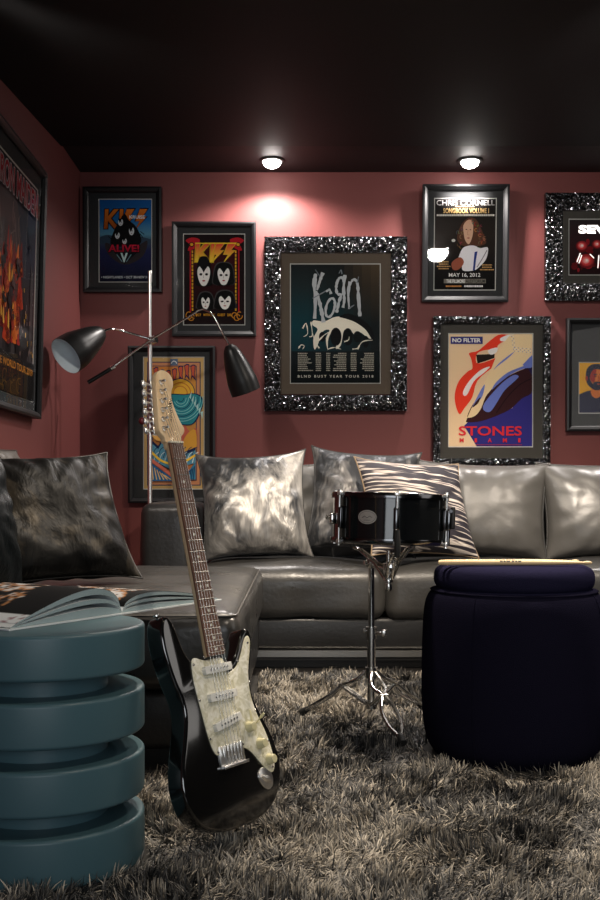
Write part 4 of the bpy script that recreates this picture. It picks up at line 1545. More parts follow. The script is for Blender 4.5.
MB().add(hoop(D1 + .001, False)).build('hoop', M['dark_chrome'], dr, local=True)
MB().add(hoop(D0 - .001, True)).build('hoop', M['dark_chrome'], dr, local=True)
MB().add(lathe([(0, D1 + .003), (DR - .002, D1 + .003), (DR + .0008, D1), (DR + .0008, D1 - .004)], 64)).build('drum_head', M['drum_head'], dr, local=True)
MB().add(lathe([(0, D0 - .003), (DR - .002, D0 - .003), (DR + .0008, D0), (DR + .0008, D0 + .004)], 64)).build('drum_head', M['drum_head'], dr, local=True)
for k in range(6):
    a = -90 + 60 * k + 1.5
    Mx = Matrix.Rotation(R(a), 4, 'Z')
    lg = MB()
    lg.add(rbox(DR + .0005, -.008, D0 + .030, DR + .015, .008, D1 - .030, .006, 3, .03), 0, True, Mx)
    l = lg.build('lug', M['dark_chrome'], dr, local=True)
    for z0, z1 in ((D1 - .034, D1 + .014), (D0 + .034, D0 - .014)):
        tr_ = MB()
        tr_.add(cyl((DR + .013, 0, z0), (DR + .013, 0, z1), .0028, 10), 0, True, Mx)
        tr_.add(rbox(DR + .005, -.008, min(z1, z1 - (z1 - z0) * .26), DR + .018, .008, max(z1, z1 - (z1 - z0) * .26), .003, 2, .02), 0, True, Mx)
        tr_.add(cyl((DR + .013, 0, z1), (DR + .013, 0, z1 + (.005 if z1 > z0 else -.005)), .0045, 8), 0, True, Mx)
        tr_.build('tension_rod', M['nickel'], dr, local=True)
# throw-off lever on the right and butt end on the left
Mx = Matrix.Rotation(R(-12), 4, 'Z')
st = MB()
st.add(rbox(DR, -.014, .045, DR + .016, .014, .110, .005, 3, .03), 0, True, Mx)
st.add(rbox(DR + .014, -.008, .050, DR + .028, .008, .118, .005, 3, .03), 1, True, Mx)
st.add(cyl((DR + .008, 0, .004), (DR + .008, 0, .05), .006, 12), 0, True, Mx)
st.add(cyl((DR + .016, -.02, .104), (DR + .016, .02, .104), .005, 12), 0, True, Mx)
st.build('throw_off', [M['dark_chrome'], M['black_plastic']], dr, local=True)
Mx = Matrix.Rotation(R(190), 4, 'Z')
st = MB()
st.add(rbox(DR, -.012, .055, DR + .014, .012, .088, .005, 3, .03), 0, True, Mx)
st.add(cyl((DR + .012, 0, .075), (DR + .026, 0, .075), .007, 12), 0, True, Mx)
st.build('butt_plate', M['chrome'], dr, local=True)
# oval badge wrapped on the shell
ang0 = -90 - 27


def on_shell(da, z, off):
    a = R(ang0) + da / DR
    return ((DR + off) * math.cos(a), (DR + off) * math.sin(a), z)


bd = MB()
V = [on_shell(0, .079, .0012)] + [on_shell(.029 * math.cos(2 * PI * k / 32), .079 + .0205 * math.sin(2 * PI * k / 32), .0012) for k in range(32)]
bd.add((V, [(0, 1 + k, 1 + (k + 1) % 32) for k in range(32)]), 0)
bd.add(tube([on_shell(.025 * math.cos(2 * PI * k / 32), .079 + .0165 * math.sin(2 * PI * k / 32), .0013) for k in range(32)], .0006, 5, closed=True), 1)
bd.add(tube([on_shell(d_, z_, .0014) for d_, z_ in ((-.015, .077), (-.008, .082), (0, .077), (.008, .082), (.015, .078))], .0012, 5), 1)
bd.add(tube([on_shell(d_, .070, .0014) for d_ in (-.010, 0, .010)], .0009, 5), 1)
bd.build('badge', [M['badge'], M['badge_ink']], dr, local=True, sharp=None)

# ------------------------------------------------------------------ snare stand
PX, PY = 0.236, 3.33
sd = thing('drum_stand', 'chrome tripod stand holding the snare drum on the shag rug', 'drum stand', (PX, PY, 0.012))
HX, HY = 0.279, 3.20
MB().add(cyl((PX, PY, .085), (PX, PY, .325), .0135, 18)).build('lower_tube', M['steel'], sd)
MB().add(cyl((PX, PY, .315), (PX, PY, .540), .0100, 18)).build('upper_tube', M['chrome'], sd)
cl = MB()
cl.add(cyl((PX, PY, .305), (PX, PY, .342), .0175, 18))
cl.add(cyl((PX, PY, .323), (PX + .036, PY - .02, .323), .005, 10))
cl.add(rbox(PX + .030, PY - .026, .312, PX + .046, PY - .016, .336, .004, 2, .02))
cl.add(cyl((PX - .026, PY - .004, .33), (PX, PY, .33), .006, 10))
cl.build('height_clamp', M['steel'], sd)
kn = MB()
kn.add(ellipsoid((PX, PY, .545), .019, .019, .019))
kn.add(tube([(PX, PY, .545), (PX + .015, PY - .05, .538), (HX - .005, HY + .02, .535), (HX, HY, .535)], .009, 12))
kn.add(cyl((PX - .024, PY - .01, .546), (PX + .02, PY + .004, .546), .007, 12))
kn.build('tilter', M['steel'], sd)
hb = MB()
hb.add(cyl((HX, HY, .478), (HX, HY, .590), .0065, 14))
hb.add(lathe([(0, .468), (.010, .468), (.012, .476), (.010, .490), (0, .49)], 18, (HX, HY, 0)))
hb.add(lathe([(0, .520), (.016, .520), (.018, .530), (.016, .552), (0, .552)], 18, (HX, HY, 0)))
hb.add(lathe([(0, .492), (.014, .494), (.015, .505), (.011, .511), (0, .511)], 18, (HX, HY, 0)))
hb.build('basket_hub', M['steel'], sd)
for ang in (-88, 122, 61):
    fr_ = .019 if ang == -88 else .004
    c_, s_ = math.cos(R(ang)), math.sin(R(ang))
    E = lambda r, z: (HX + r * c_, HY + r * s_, z)
    am = MB()
    tn = Vector((-s_, c_, 0)) * .008
    for sg in (-1, 1):
        am.add(tube([Vector(E(.012, .505)) + tn * sg, Vector(E(.06, .548)) + tn * sg, Vector(E(.150, .588)) + tn * sg * .6, Vector(E(.184 + fr_, .592)) + tn * sg * .3], .0045, 8))
    am.add(tube([E(.012, .545), E(.055, .546)], .005, 8))
    a_ = am.build('basket_arm', M['chrome'], sd)
    MB().add(tube([E(.183 + fr_, .584), E(.187 + fr_, .600), E(.1895 + fr_, .625), E(.1885 + fr_, .660)], [.008, .0095, .009, .0065], 10)).build('rubber_clip', M['rubber'], a_)
ZF = 0.044
for (fx, fy) in ((0.020, 3.47), (0.306, 3.05), (0.425, 3.56)):
    a = Vector((PX, PY, .200))
    fpt = Vector((fx, fy, ZF))
    dirh = Vector((fx - PX, fy - PY, 0)).normalized()
    sidev = Vector((-dirh.y, dirh.x, 0))
    knee = a.lerp(fpt, 0.42) + Vector((0, 0, .012))
    lgm = MB()
    for sg in (-1, 1):
        pts = [a + dirh * .02 + sidev * sg * .006, a.lerp(fpt, .16) + sidev * sg * .018, a.lerp(fpt, .30) + sidev * sg * .019 + Vector((0, 0, .006)),
               knee + sidev * sg * .0055, a.lerp(fpt, .56) + sidev * sg * .022, a.lerp(fpt, .78) + sidev * sg * .022, a.lerp(fpt, .92) + sidev * sg * .006, fpt]
        lgm.add(tube(spline(pts, 3, False), .0058, 8))
    lgm.add(cyl(knee - sidev * .012, knee + sidev * .012, .006, 10))
    leg = lgm.build('leg', M['steel'], sd)
    br = MB()
    low = Vector((PX, PY, .098)) + dirh * .018
    for sg in (-1, 1):
        br.add(tube([low + sidev * sg * .008, knee + sidev * sg * .008], .0052, 8))
    br.build('brace', M['steel'], leg)
    MB().add(tube([fpt.lerp(a, .10), fpt.lerp(a, .03), fpt - dirh * -.006 + Vector((0, 0, -.004))], [.0075, .0115, .0125], 12)).build('rubber_foot', M['rubber'], leg)
co = MB()
co.add(cyl((PX, PY, .180), (PX, PY, .214), .0195, 18))
co.build('leg_collar', M['steel'], sd)
MB().add(cyl((PX, PY, .084), (PX, PY, .108), .0195, 18)).build('leg_collar', M['steel'], sd)

# ------------------------------------------------------------------ electric guitar
GT = R(55)
GA = R(14.3)
GS = 1.02 / 1000.0
nrm = Vector((math.sin(GT), -math.cos(GT), 0))
ax = Vector((math.cos(GT), math.sin(GT), 0))
upv = Vector((0, 0, 1))
ay = upv * math.cos(GA) - nrm * math.sin(GA)
az = ax.cross(ay)
GB = Vector((-0.109, 2.200, 0.067))
gt = thing('electric_guitar', 'glossy black electric guitar with a cream pearl pickguard leaning upright by the table', 'guitar', tuple(GB))
Mg = Matrix((ax, ay, az)).transposed().to_4x4()
gt.rotation_euler = Mg.to_euler()


def mm(vf):
    return [(p[0] * GS, p[1] * GS, p[2] * GS) for p in vf[0]], vf[1]


def gpart(name, vfs, mats, parent=gt, sharp=40):
    b = MB()
    for it in vfs:
        b.add(mm(it[0]), it[1] if len(it) > 1 else 0)
    return b.build(name, mats, parent, local=True, sharp=sharp)


outl = [(0, 0), (60, 3), (112, 20), (146, 54), (158, 96), (151, 140), (132, 180), (115, 214), (109, 244), (116, 278), (131, 310), (143, 338), (143, 358), (130, 366), (110, 354), (90, 330), (68, 308), (46, 300), (28, 304),
        (0, 310), (-28, 319), (-46, 316), (-64, 322), (-80, 341), (-90, 370), (-99, 398), (-112, 412), (-127, 409), (-137, 390), (-140, 358), (-135, 320), (-126, 284), (-115, 252), (-115, 222), (-130, 182), (-150, 138), (-158, 96), (-148, 52), (-116, 20), (-62, 3)]
gpart('body', [(prism([(p.x, p.y * 1.085) for p in spline(outl, 5)], -45, 0, 7, 4),)], M['gloss_black'], sharp=60)
pg = [(-30, 322), (-58, 330), (-70, 322), (-74, 285), (-68, 225), (-62, 180), (-54, 152), (-40, 141), (0, 146), (38, 142), (62, 130), (84, 106), (106, 84), (122, 78), (133, 92), (133, 122), (123, 160), (106, 200), (98, 240),
      (105, 282), (120, 314), (132, 342), (128, 354), (114, 348), (94, 322), (72, 300), (50, 291), (34, 292), (29, 318), (0, 322)]
guard = gpart('pickguard', [(prism([(p.x, p.y * 1.075) for p in spline(pg, 4)], 0.2, 2.6, 0.8, 2),)], M['pearl'], sharp=50)
for (x, y) in ((-66, 318), (-68, 250), (-58, 175), (-42, 147), (40, 148), (124, 88), (127, 140), (104, 205), (102, 262), (122, 340), (76, 307), (-28, 328)):
    gpart('screw', [(lathe([(0, 4.2), (2.2, 4.0), (3.0, 2.6)], 12, (x, y * 1.075, 0)),)], M['steel'], guard)


def pickup(cx, cy, rot):
    o2 = [(-36, -8.5), (36, -8.5), (42, -6), (44, 0), (42, 6), (36, 8.5), (-36, 8.5), (-42, 6), (-44, 0), (-42, -6)]
    cr, sr = math.cos(R(rot)), math.sin(R(rot))
    pts = [(cx + p[0] * cr - p[1] * sr, cy + p[0] * sr + p[1] * cr) for p in [(q.x, q.y) for q in spline(o2, 3)]]
    c = gpart('pickup', [(prism(pts, 1.5, 12.5, 1.5, 2),)], M['pickup_white'], sharp=50)
    for k in range(6):
        dx = -26.2 + 10.5 * k
        gpart('pole_piece', [(cyl((cx + dx * cr, cy + dx * sr, 12), (cx + dx * cr, cy + dx * sr, 13.6), 2.6, 12),)], M['steel'], c)


pickup(0, 325, 0)
pickup(0, 268, 0)
pickup(0, 213, 8)
for (x, y) in ((70, 190), (96, 150), (117, 112)):
    gpart('control_knob', [(lathe([(0, 19), (8.5, 18.6), (9.5, 17), (10.8, 6), (12, 4), (12, 2.6), (0, 2.6)], 24, (x, y, 0)),)], M['knob_cream'])
gpart('pickup_switch', [(cyl((92, 190, 2), (98, 206, 20), 1.6, 10),), (tube([(97, 203, 17), (98.6, 207, 22), (100, 211, 27)], [2.4, 3.6, 2.2], 12),), (rbox(82, 188, 2.5, 88, 224, 3.4, .3, 1, 20),)], M['knob_cream'])
# recessed jack plate
jp = [(p.x, p.y) for p in spline([(72, 86), (80, 64), (98, 52), (114, 58), (119, 76), (110, 92), (88, 100)], 5)]
gpart('jack_plate', [(prism(jp, -1, 2.4, 1.2, 2),), (tube([(82, 84, 2.4), (94, 75, 3.5), (108, 66, 2.4)], [3, 8, 4], 14),)], M['nickel'], sharp=50)
# bridge
brg = [(rbox(-40, 126, 0, 40, 168, 3.2, 1, 2, 20),), (rbox(-40, 122, 0, 40, 128, 12, 1, 2, 20),)]
gb = gpart('bridge', brg, M['nickel'])
for k in range(6):
    x = -26.2 + 10.5 * k
    sdl = [(rbox(x - 4.6, 144, 5.5, x + 4.6, 168, 11.5, 1.6, 2, 10),), (cyl((x, 128, 7), (x, 146, 7), 1.4, 8),)]
    gpart('saddle', sdl, M['nickel'], gb)
# neck and fretboard
SC, BR = 648, 166
NUT = BR + SC


def fy(n):
    return NUT - SC + SC * 2 ** (-n / 12.0) if False else BR + SC * 2 ** (-n / 12.0)


def neckhalf(y):
    return 21 + (28 - 21) * (NUT - y) / (NUT - 352)


nk, nf = [], []
ys = [352, 400, 470, 540, 620, 700, 780, NUT]
m = 10
for y in ys:
    hw = neckhalf(y) - .3
    th = 24 if y < 372 else 21
    for k in range(m + 1):
        a = PI + PI * k / m
        nk.append((hw * math.cos(a), y, 9 + (th * math.sin(a) if y >= 372 else th * math.sin(a) * .9)))
for i in range(len(ys) - 1):
    for k in range(m):
        nf.append((i * (m + 1) + k, i * (m + 1) + k + 1, (i + 1) * (m + 1) + k + 1, (i + 1) * (m + 1) + k))
    nf.append((i * (m + 1) + m, i * (m + 1), (i + 1) * (m + 1), (i + 1) * (m + 1) + m))
nf.append(tuple(range(m + 1)))
nf.append(tuple(range((len(ys) - 1) * (m + 1), len(ys) * (m + 1))))
gpart('neck', [((nk, nf),)], M['maple'])
fb = [(-28, 352), (28, 352), (21, NUT), (-21, NUT)]
items = [(prism(fb, 8.6, 14.0, .6, 1), 0)]
for n in range(1, 22):
    y = fy(n)
    h = neckhalf(y) - .4
    items.append((tube([(-h, y, 14.1), (h, y, 14.1)], 1.15, 8), 1))
for n in (3, 5, 7, 9, 15, 17, 19, 21):
    y = (fy(n) + fy(n - 1)) / 2
    items.append((lathe([(0, 14.3), (3.0, 14.3), (3.0, 13.9)], 16, (0, y, 0)), 2))
y = (fy(12) + fy(11)) / 2
for x in (-11, 11):
    items.append((lathe([(0, 14.3), (3.0, 14.3), (3.0, 13.9)], 16, (x, y, 0)), 2))
gpart('fretboard', items, [M['rosewood'], M['fret'], M['dot']])
gpart('nut', [(rbox(-21, NUT - 1, 8, 21, NUT + 3.5, 17, .8, 1, 10),)], M['bone'])
HK = 0.90
hs = [(-21, NUT + 2), (-26, NUT + 14), (-36, NUT + 26), (-38, NUT + 38), (-34, NUT + 80), (-29, NUT + 130), (-25, NUT + 160), (-17, NUT + 178), (0, NUT + 187), (18, NUT + 182), (29, NUT + 168), (29, NUT + 150), (21, NUT + 134), (17, NUT + 118),
      (20, NUT + 98), (27, NUT + 76), (36, NUT + 54), (44, NUT + 40), (40, NUT + 28), (29, NUT + 18), (21, NUT + 2)]
head = gpart('headstock', [(prism([(p.x + max(0, p.y - NUT - 30) * .055, NUT + (p.y - NUT) * HK) for p in spline(hs, 5)], -7, 7, 1.4, 2),), (rbox(-20.5, NUT - 12, -8, 20.5, NUT + 14, 6, 4, 3, 12),)], M['maple'], sharp=50)
# maker's script along the headstock
V, Fc = text_mesh('Squier', 0.0)
xs = [p[0] for p in V]
ysx = [p[1] for p in V]
wd, hg = max(xs) - min(xs), max(ysx) - min(ysx)
tv = []
for p in V:
    a = (p[0] - min(xs)) / wd * 62 - 31
    b = (p[1] - min(ysx)) / hg * 15 - 7.5 + a * .08
    tv.append((14 + a * .34 * -1 + b * .94 - 2, NUT + 76 - a * .94 * -1 * -1 + b * -.34 * -1 * 0 + b * .34, 7.25))
gpart('maker_script', [((tv, Fc),)], M['ink_black'], head, sharp=None)
tv = [(4 + 8 * .5 + k * 0, 0, 0) for k in range(0)]
posts = []
for k in range(6):
    y = NUT + (36 + 23.5 * k) * HK
    xedge = -38 + (y - NUT - 36) / 112 * 20
    xp = xedge + 14
    tn = gpart('tuning_machine', [(lathe([(0, 23), (2.6, 22.6), (3.6, 21), (3.0, 15), (3.4, 10.5), (6, 10), (6, 7), (0, 7)], 16, (xp, y, 0)),),
                                  (rbox(xedge - 1, y - 9, -19, xedge + 20, y + 9, -7.2, 2.5, 2, 12),),
                                  (cyl((xedge - 1, y, -13), (xedge - 12, y, -13), 2.6, 12),)], M['nickel'], head)
    gpart('tuning_key', [(ellipsoid((xedge - 18, y, -13), 7.2, 8.6, 4.6),)], M['nickel'], tn)
    posts.append((xp + 2.5, y))
gpart('string_tree', [(cyl((6, NUT + 88, 7), (6, NUT + 88, 13), 3.5, 12),)], M['chrome'], head)
for k in range(6):
    x0 = -26.2 + 10.5 * k
    x1 = -17.5 + 7 * k
    px_, py_ = posts[k]
    gpart('string', [(tube([(x0, 144, 10.5), (x0, 166, 13), (x1, NUT + 1, 17.4), (px_, py_, 13)], 0.62 if k < 3 else 0.5, 5),)], M['fret'], sharp=None)
for (p, q) in (((-118, 444, -22), (-122, 456, -22)), ((0, 2, -22), (0, -10, -22))):
    d = (Vector(q) - Vector(p))
    gpart('strap_button', [(tube([p, Vector(p) + d * .5, Vector(p) + d * .8, q], [4, 4, 7, 6.5], 14),)], M['chrome'])

# ------------------------------------------------------------------ floor lamp
LX, LY = W(150, 500, 5.12).x, 5.12
lp = thing('floor_lamp', 'chrome floor lamp with two black cone shades in the room corner', 'lamp', (LX, LY, 0))
TOP = W(150.5, 273, LY).z
MB().add(lathe([(0, .001), (.115, .001), (.115, .012), (.108, .02), (.02, .026), (.012, .05), (0, .05)], 48, (LX, LY, 0))).build('base', M['chrome'], lp)
JZ = W(153, 341, LY).z
pm = MB()
pm.add(cyl((LX, LY, .02), (LX, LY, JZ + .01), .0105, 18))
pm.add(cyl((LX, LY, JZ), (LX, LY, TOP), .0075, 16))
pm.add(lathe([(0, 0), (.009, 0), (.0105, .008), (.008, .014), (0, .015)], 16, (LX, LY, TOP - .002)))
pm.build('pole', M['nickel'], lp)
J = Vector((LX + .012, LY - .02, JZ))
jm = MB()
jm.add(cyl(J + Vector((-.022, .012, -.004)), J + Vector((.022, -.006, .006)), .019, 20))
jm.add(cyl(J + Vector((0, .03, 0)), J + Vector((0, -.03, 0)), .015, 20))
jm.build('joint', M['chrome'], lp)
J2 = J + Vector((0, -.035, 0))
sw = W(142, 421, LY - .01)
sm = MB()
sm.add(ellipsoid(sw, .016, .016, .018))
sm.add(cyl(sw, (LX, LY, sw.z), .006, 10), 1)
sm.build('switch_knob', [M['cherry'], M['chrome']], lp)


def cone_shade(name_parent, neck, mouth, r0, r1, r2):
    """shade from its neck to its mouth; its inside is pale"""
    neck, mouth = Vector(neck), Vector(mouth)
    d = (mouth - neck)
    L = d.length
    prof = [(0, 0), (r0, 0), (r0 * 1.15, L * .02)]
    for k in range(1, 17):
        t = k / 16
        prof.append((r1 * (t ** .62) * (1 - .10 * max(0, t - .75) / .25) + r0 * (1 - t), L * t))
    rim = prof[-1][0]
    ins = [(max(0.004, r - .003), z) for r, z in prof[2:]][::-1]
    ins += [(0, L * .03)]
    q = d.to_track_quat('Z', 'Y').to_matrix().to_4x4()
    Mx = Matrix.Translation(neck) @ q
    o = MB().add(lathe(prof + [(rim - .0015, L + .001)], 48), 0, True, Mx).build('lamp_shade', M['shade_black'], name_parent)
    MB().add(lathe([(rim - .0015, L + .0008)] + ins, 48), 0, True, Mx).build('shade_lining', M['shade_inside'], o, sharp=None)
    return o


# left head: arm, shade
la = [J2, W(126, 332, 5.03), W(112, 329, 4.96), W(104, 331, 4.93)]
MB().add(tube(spline(la, 6, False), .0052, 12)).build('arm', M['chrome'], lp)
cone_shade(lp, W(103, 331, 4.93), W(66, 356, 4.78), .016, .100, 0)
# right head: long rod through the joint with a grip on the far end
kneeR = W(203, 309, 5.0)
MB().add(tube([W(113, 367, 5.06) , J2 + Vector((0, .004, 0)), W(190, 316, 5.01), W(198, 310.5, 5.0), kneeR, W(210, 312, 4.99), W(215, 318, 4.985), W(229, 345, 4.97)], .0052, 12)).build('arm', M['chrome'], lp)
MB().add(tube([W(88, 382.5, 5.055), W(113, 367.5, 5.06)], .010, 14)).build('grip', M['shade_black'], lp)
MB().add(tube([W(111, 368.5, 5.06), W(115, 366, 5.06)], .0108, 14)).build('grip_ring', M['chrome'], lp)
cone_shade(lp, W(229, 345, 4.97), W(246, 392, 5.02), .018, .080, 0)

# ------------------------------------------------------------------ recessed downlights and added fill lights
for i, px in enumerate((272, 470, 668)):
    x, y = (px - CX) * 5.33 / F, 5.33
    li = bpy.data.lights.new('downlight_beam', 'SPOT')
    li.energy = 70
    li.color = (1.0, 0.93, 0.88)
    li.spot_size = R(155)
    li.spot_blend = 0.5
    li.shadow_soft_size = 0.03
    lo = bpy.data.objects.new('downlight_beam', li)
    COL.objects.link(lo)
    lo.location = (x, y, ZC - .055)
    if i == 2:  # third beam is unseen: light for the right posters, no fixture
        break
    dl = thing('downlight', ('lit round ceiling downlight on the left, above the scratchy lettered poster', 'lit round ceiling downlight above the curly haired singer poster'  )[i], 'ceiling light', (x, y, ZC), 'downlights along the back wall')
    MB().add(lathe([(.046, 0), (.062, 0), (.062, -.006), (.056, -.010), (.046, -.010), (.046, 0)], 40, (x, y, ZC))).build('trim_ring', M['trim_white'], dl)
    MB().add(lathe([(0, -.040), (.022, -.037), (.038, -.027), (.045, -.012), (.045, 0)], 40, (x, y, ZC))).build('lens', M['lens'], dl, sharp=None)


def spot(name, loc, target, energy, color, size, ang, blend=0.5):
    li = bpy.data.lights.new(name, 'SPOT')
    li.energy, li.color, li.spot_size, li.spot_blend, li.shadow_soft_size = energy, color, R(ang), blend, size
    o = bpy.data.objects.new(name, li)
    COL.objects.link(o)
    o.location = loc
    o.rotation_euler = (Vector(target) - Vector(loc)).to_track_quat('-Z', 'Y').to_euler()


def area(name, loc, target, energy, color, sx, sy):
    li = bpy.data.lights.new(name, 'AREA')
    li.energy, li.color, li.shape, li.size, li.size_y = energy, color, 'RECTANGLE', sx, sy
    o = bpy.data.objects.new(name, li)
    COL.objects.link(o)
    o.location = loc
    o.rotation_euler = (Vector(target) - Vector(loc)).to_track_quat('-Z', 'Y').to_euler()


warm = (1.0, 0.86, 0.70)
spot('overhead_fill_spot', (1.30, 3.30, 2.25), (1.0, 3.9, 0), 200, warm, .05, 110)  # overhead spots without fixtures, added to light rug, sofa and table
spot('overhead_fill_spot', (0.10, 3.25, 2.25), (0.15, 3.7, 0), 170, warm, .05, 105)
spot('picture_fill_spot', (1.03, 3.20, 2.275), (1.0, 5.5, 1.40), 95, (1.0, .92, .84), .085, 80, .8)  # added spot lifts the posters; its disc also mirrors in the glass
spot('picture_fill_spot', (-0.95, 3.20, 2.275), (0.25, 5.5, 1.40), 92, (1.0, .92, .84), .06, 76, .8)  # its added partner on the left, lifting posters and back wall
spot('overhead_fill_spot', (-0.50, 2.0, 2.10), (-0.5, 2.7, 0), 6, (1.0, .93, .85), .05, 100)
spot('overhead_fill_spot', (0.7, 1.4, 2.08), (0.6, 2.0, 0), 42, warm, .05, 110)
area('front_fill_light', (0.3, -1.7, 1.10), (0.2, 4.0, 0.9), 36, (0.92, 0.96, 1.0), 2.2, 1.3)  # broad soft fill added behind the camera, standing in for room light
area('side_fill_light', (2.6, 2.5, 1.4), (0.3, 3.6, 0.8), 8, (1.0, 0.95, 0.9), 1.4, 1.3)  # weak fill added from the right, out of view

# ------------------------------------------------------------------ shag rug
RX0, RX1, RY0, RY1 = -1.05, 2.05, 1.30, 4.36
rug = thing('shag_rug', 'thick grey and beige shag rug covering the floor', 'rug', ((RX0 + RX1) / 2, (RY0 + RY1) / 2, 0))
MB().add(box(RX0, RY0, 0.0005, RX1, RY1, 0.011), 0, False).build('backing', M['rug_back'] if 'rug_back' in M else mat('rug_backing', (0.03, 0.028, 0.025, 1), 0.95), rug, sharp=None)


def vnoise(x, y, s, seed):
    r = np.zeros_like(x)
    g = np.random.default_rng(seed)
    for k in range(7):
        a = g.uniform(0, 2 * PI)
        f_ = s * g.uniform(.6, 1.7)
        r += np.sin((x * np.cos(a) + y * np.sin(a)) * f_ + g.uniform(0, 6.28))
    return r / 7 ** .5


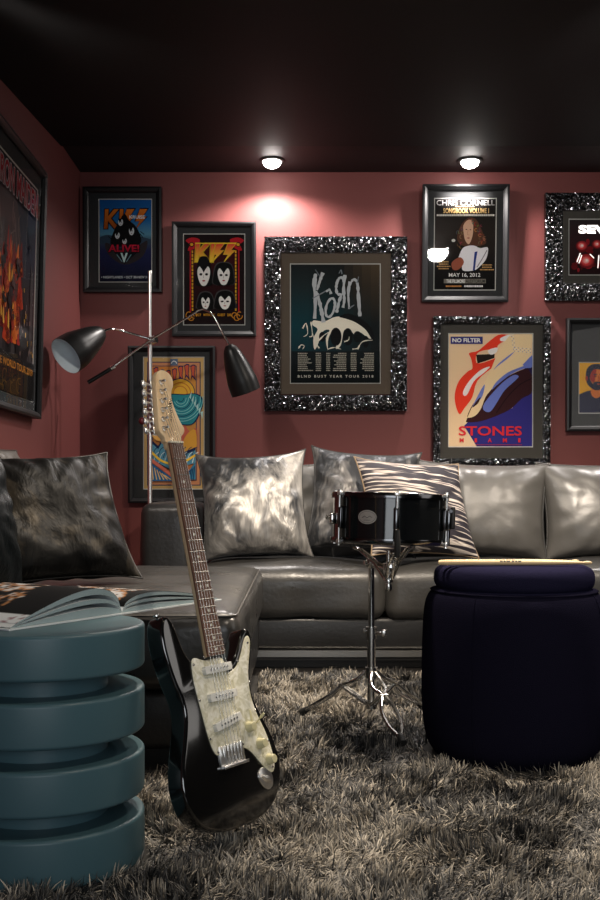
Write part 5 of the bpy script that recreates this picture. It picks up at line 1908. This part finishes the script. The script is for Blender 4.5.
def build_pile():
    T = []
    y = RY0
    while y < RY1:
        sp = 0.0158 + 0.0032 * (y - 1.3)
        lim0, lim1 = max(RX0, -.36 * y - .25), min(RX1, .36 * y + .35)
        xs_ = np.arange(lim0, lim1, sp)
        T.append(np.stack([xs_ + rng.uniform(-.5, .5, len(xs_)) * sp, np.full(len(xs_), y) + rng.uniform(-.5, .5, len(xs_)) * sp, np.full(len(xs_), sp)], 1))
        y += sp
    T = np.concatenate(T)
    x, y = T[:, 0], T[:, 1]
    keep = np.ones(len(T), bool)
    keep &= np.hypot(x - TX, y - TY) > TR + .006
    keep &= np.hypot(x - OX, y - OY) > .250
    keep &= ~((x < -.17) & (y > 2.83))
    T = T[keep]
    NB = 11
    nT = len(T)
    x, y, sp = (np.repeat(T[:, k], NB) for k in range(3))
    N = len(x)
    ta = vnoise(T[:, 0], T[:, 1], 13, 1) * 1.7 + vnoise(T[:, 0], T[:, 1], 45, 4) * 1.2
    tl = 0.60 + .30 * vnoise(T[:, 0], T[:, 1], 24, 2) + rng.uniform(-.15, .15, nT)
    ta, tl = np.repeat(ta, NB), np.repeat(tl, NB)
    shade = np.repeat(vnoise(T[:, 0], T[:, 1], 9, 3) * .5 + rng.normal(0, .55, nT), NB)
    bx = x + rng.normal(0, .30, N) * sp
    by = y + rng.normal(0, .30, N) * sp
    a = ta + rng.normal(0, .75, N)
    lean = np.clip(tl + rng.normal(0, .22, N), .05, 1.25)
    L = rng.uniform(.030, .046, N)
    wd_ = rng.uniform(.0019, .0034, N) * (1 + .16 * (y - 1.3))
    dx, dy = np.cos(a), np.sin(a)
    fa = a + PI / 2 + rng.normal(0, .5, N)
    sx, sy = np.cos(fa), np.sin(fa)
    K = 4
    P = np.zeros((N, K, 2, 3), np.float32)
    cx_, cy_, cz_ = bx.copy(), by.copy(), np.full(N, .010)
    for k in range(K):
        if k:
            th = lean * (.35 + .62 * k)
            th = np.minimum(th, 1.75)
            seg = L / (K - 1)
            cx_ = cx_ + dx * np.sin(th) * seg
            cy_ = cy_ + dy * np.sin(th) * seg
            cz_ = np.maximum(cz_ + np.cos(th) * seg, .014)
        ww = wd_ * (1.0, 1.0, .85, .25)[k] / 2
        for j, sg in enumerate((-1, 1)):
            P[:, k, j, 0] = cx_ + sx * ww * sg
            P[:, k, j, 1] = cy_ + sy * ww * sg
            P[:, k, j, 2] = cz_
    # keep the blades out of what stands on the rug
    mx, my = P[:, :, :, 0].mean(2), P[:, :, :, 1].mean(2)
    bad = (np.hypot(mx - TX, my - TY) < TR + .003).any(1)
    bad |= ((np.hypot(mx - OX, my - OY) < .262)).any(1)
    for fx, fy_ in ((0.020, 3.47), (0.306, 3.05), (0.425, 3.56)):
        for q in (0, .06, .12, .18):
            bad |= (np.hypot(mx - (fx + (PX - fx) * q), my - (fy_ + (PY - fy_) * q)) < (.024 if q == 0 else .017)).any(1)
    bad |= ((mx < -.155) & (my > 2.80)).any(1)
    P = P[~bad]
    shade = shade[~bad]
    N = len(P)
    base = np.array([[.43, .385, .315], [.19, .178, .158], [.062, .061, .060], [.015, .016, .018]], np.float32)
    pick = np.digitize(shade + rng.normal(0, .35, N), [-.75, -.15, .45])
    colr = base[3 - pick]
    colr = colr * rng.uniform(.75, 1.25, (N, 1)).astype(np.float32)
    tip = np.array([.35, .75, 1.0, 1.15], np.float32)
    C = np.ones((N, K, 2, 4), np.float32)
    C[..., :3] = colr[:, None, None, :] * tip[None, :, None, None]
    nv = N * K * 2
    me = bpy.data.meshes.new('pile')
    me.vertices.add(nv)
    base_ = np.array([(RX0 + RX1) / 2, (RY0 + RY1) / 2, 0], np.float32)
    me.vertices.foreach_set('co', (P.reshape(-1, 3) - base_).ravel())
    nf_ = N * (K - 1)
    i0 = (np.arange(N) * K * 2)[:, None] + (np.arange(K - 1) * 2)[None, :]
    i0 = i0.reshape(-1)
    quads = np.stack([i0, i0 + 1, i0 + 3, i0 + 2], 1).astype(np.int32)
    me.loops.add(nf_ * 4)
    me.loops.foreach_set('vertex_index', quads.ravel())
    me.polygons.add(nf_)
    me.polygons.foreach_set('loop_start', (np.arange(nf_) * 4).astype(np.int32))
    me.polygons.foreach_set('use_smooth', np.ones(nf_, bool))
    me.update(calc_edges=True)
    at = me.color_attributes.new('ink', 'FLOAT_COLOR', 'POINT')
    at.data.foreach_set('color', C.ravel())
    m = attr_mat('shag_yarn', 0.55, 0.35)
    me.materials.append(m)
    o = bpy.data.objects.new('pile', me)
    COL.objects.link(o)
    o.parent = rug
    o['kind'] = 'stuff'
    print('pile blades', N)


build_pile()

# ------------------------------------------------------------------ camera, world
cam = bpy.data.cameras.new('camera')
cam.sensor_width = 36
cam.sensor_fit = 'AUTO'
cam.lens = F / 900 * 36
cam.shift_x = (300 - CX) / 900
cam.shift_y = (CY - 450) / 900
co_ = bpy.data.objects.new('camera', cam)
COL.objects.link(co_)
co_.location = (0, 0, CH)
co_.rotation_euler = (PI / 2, 0, 0)
cam.clip_start = 0.05
scene.camera = co_
w = bpy.data.worlds.new('world')
scene.world = w
w.use_nodes = True
w.node_tree.nodes['Background'].inputs['Color'].default_value = (0.02, 0.02, 0.022, 1)
w.node_tree.nodes['Background'].inputs['Strength'].default_value = 1.0
scene.view_settings.view_transform = 'Standard'
scene.view_settings.look = 'None'
scene.view_settings.exposure = 0.0
try:
    scene.cycles.use_denoising = True
    scene.cycles.sample_clamp_indirect = 6
except Exception:
    pass
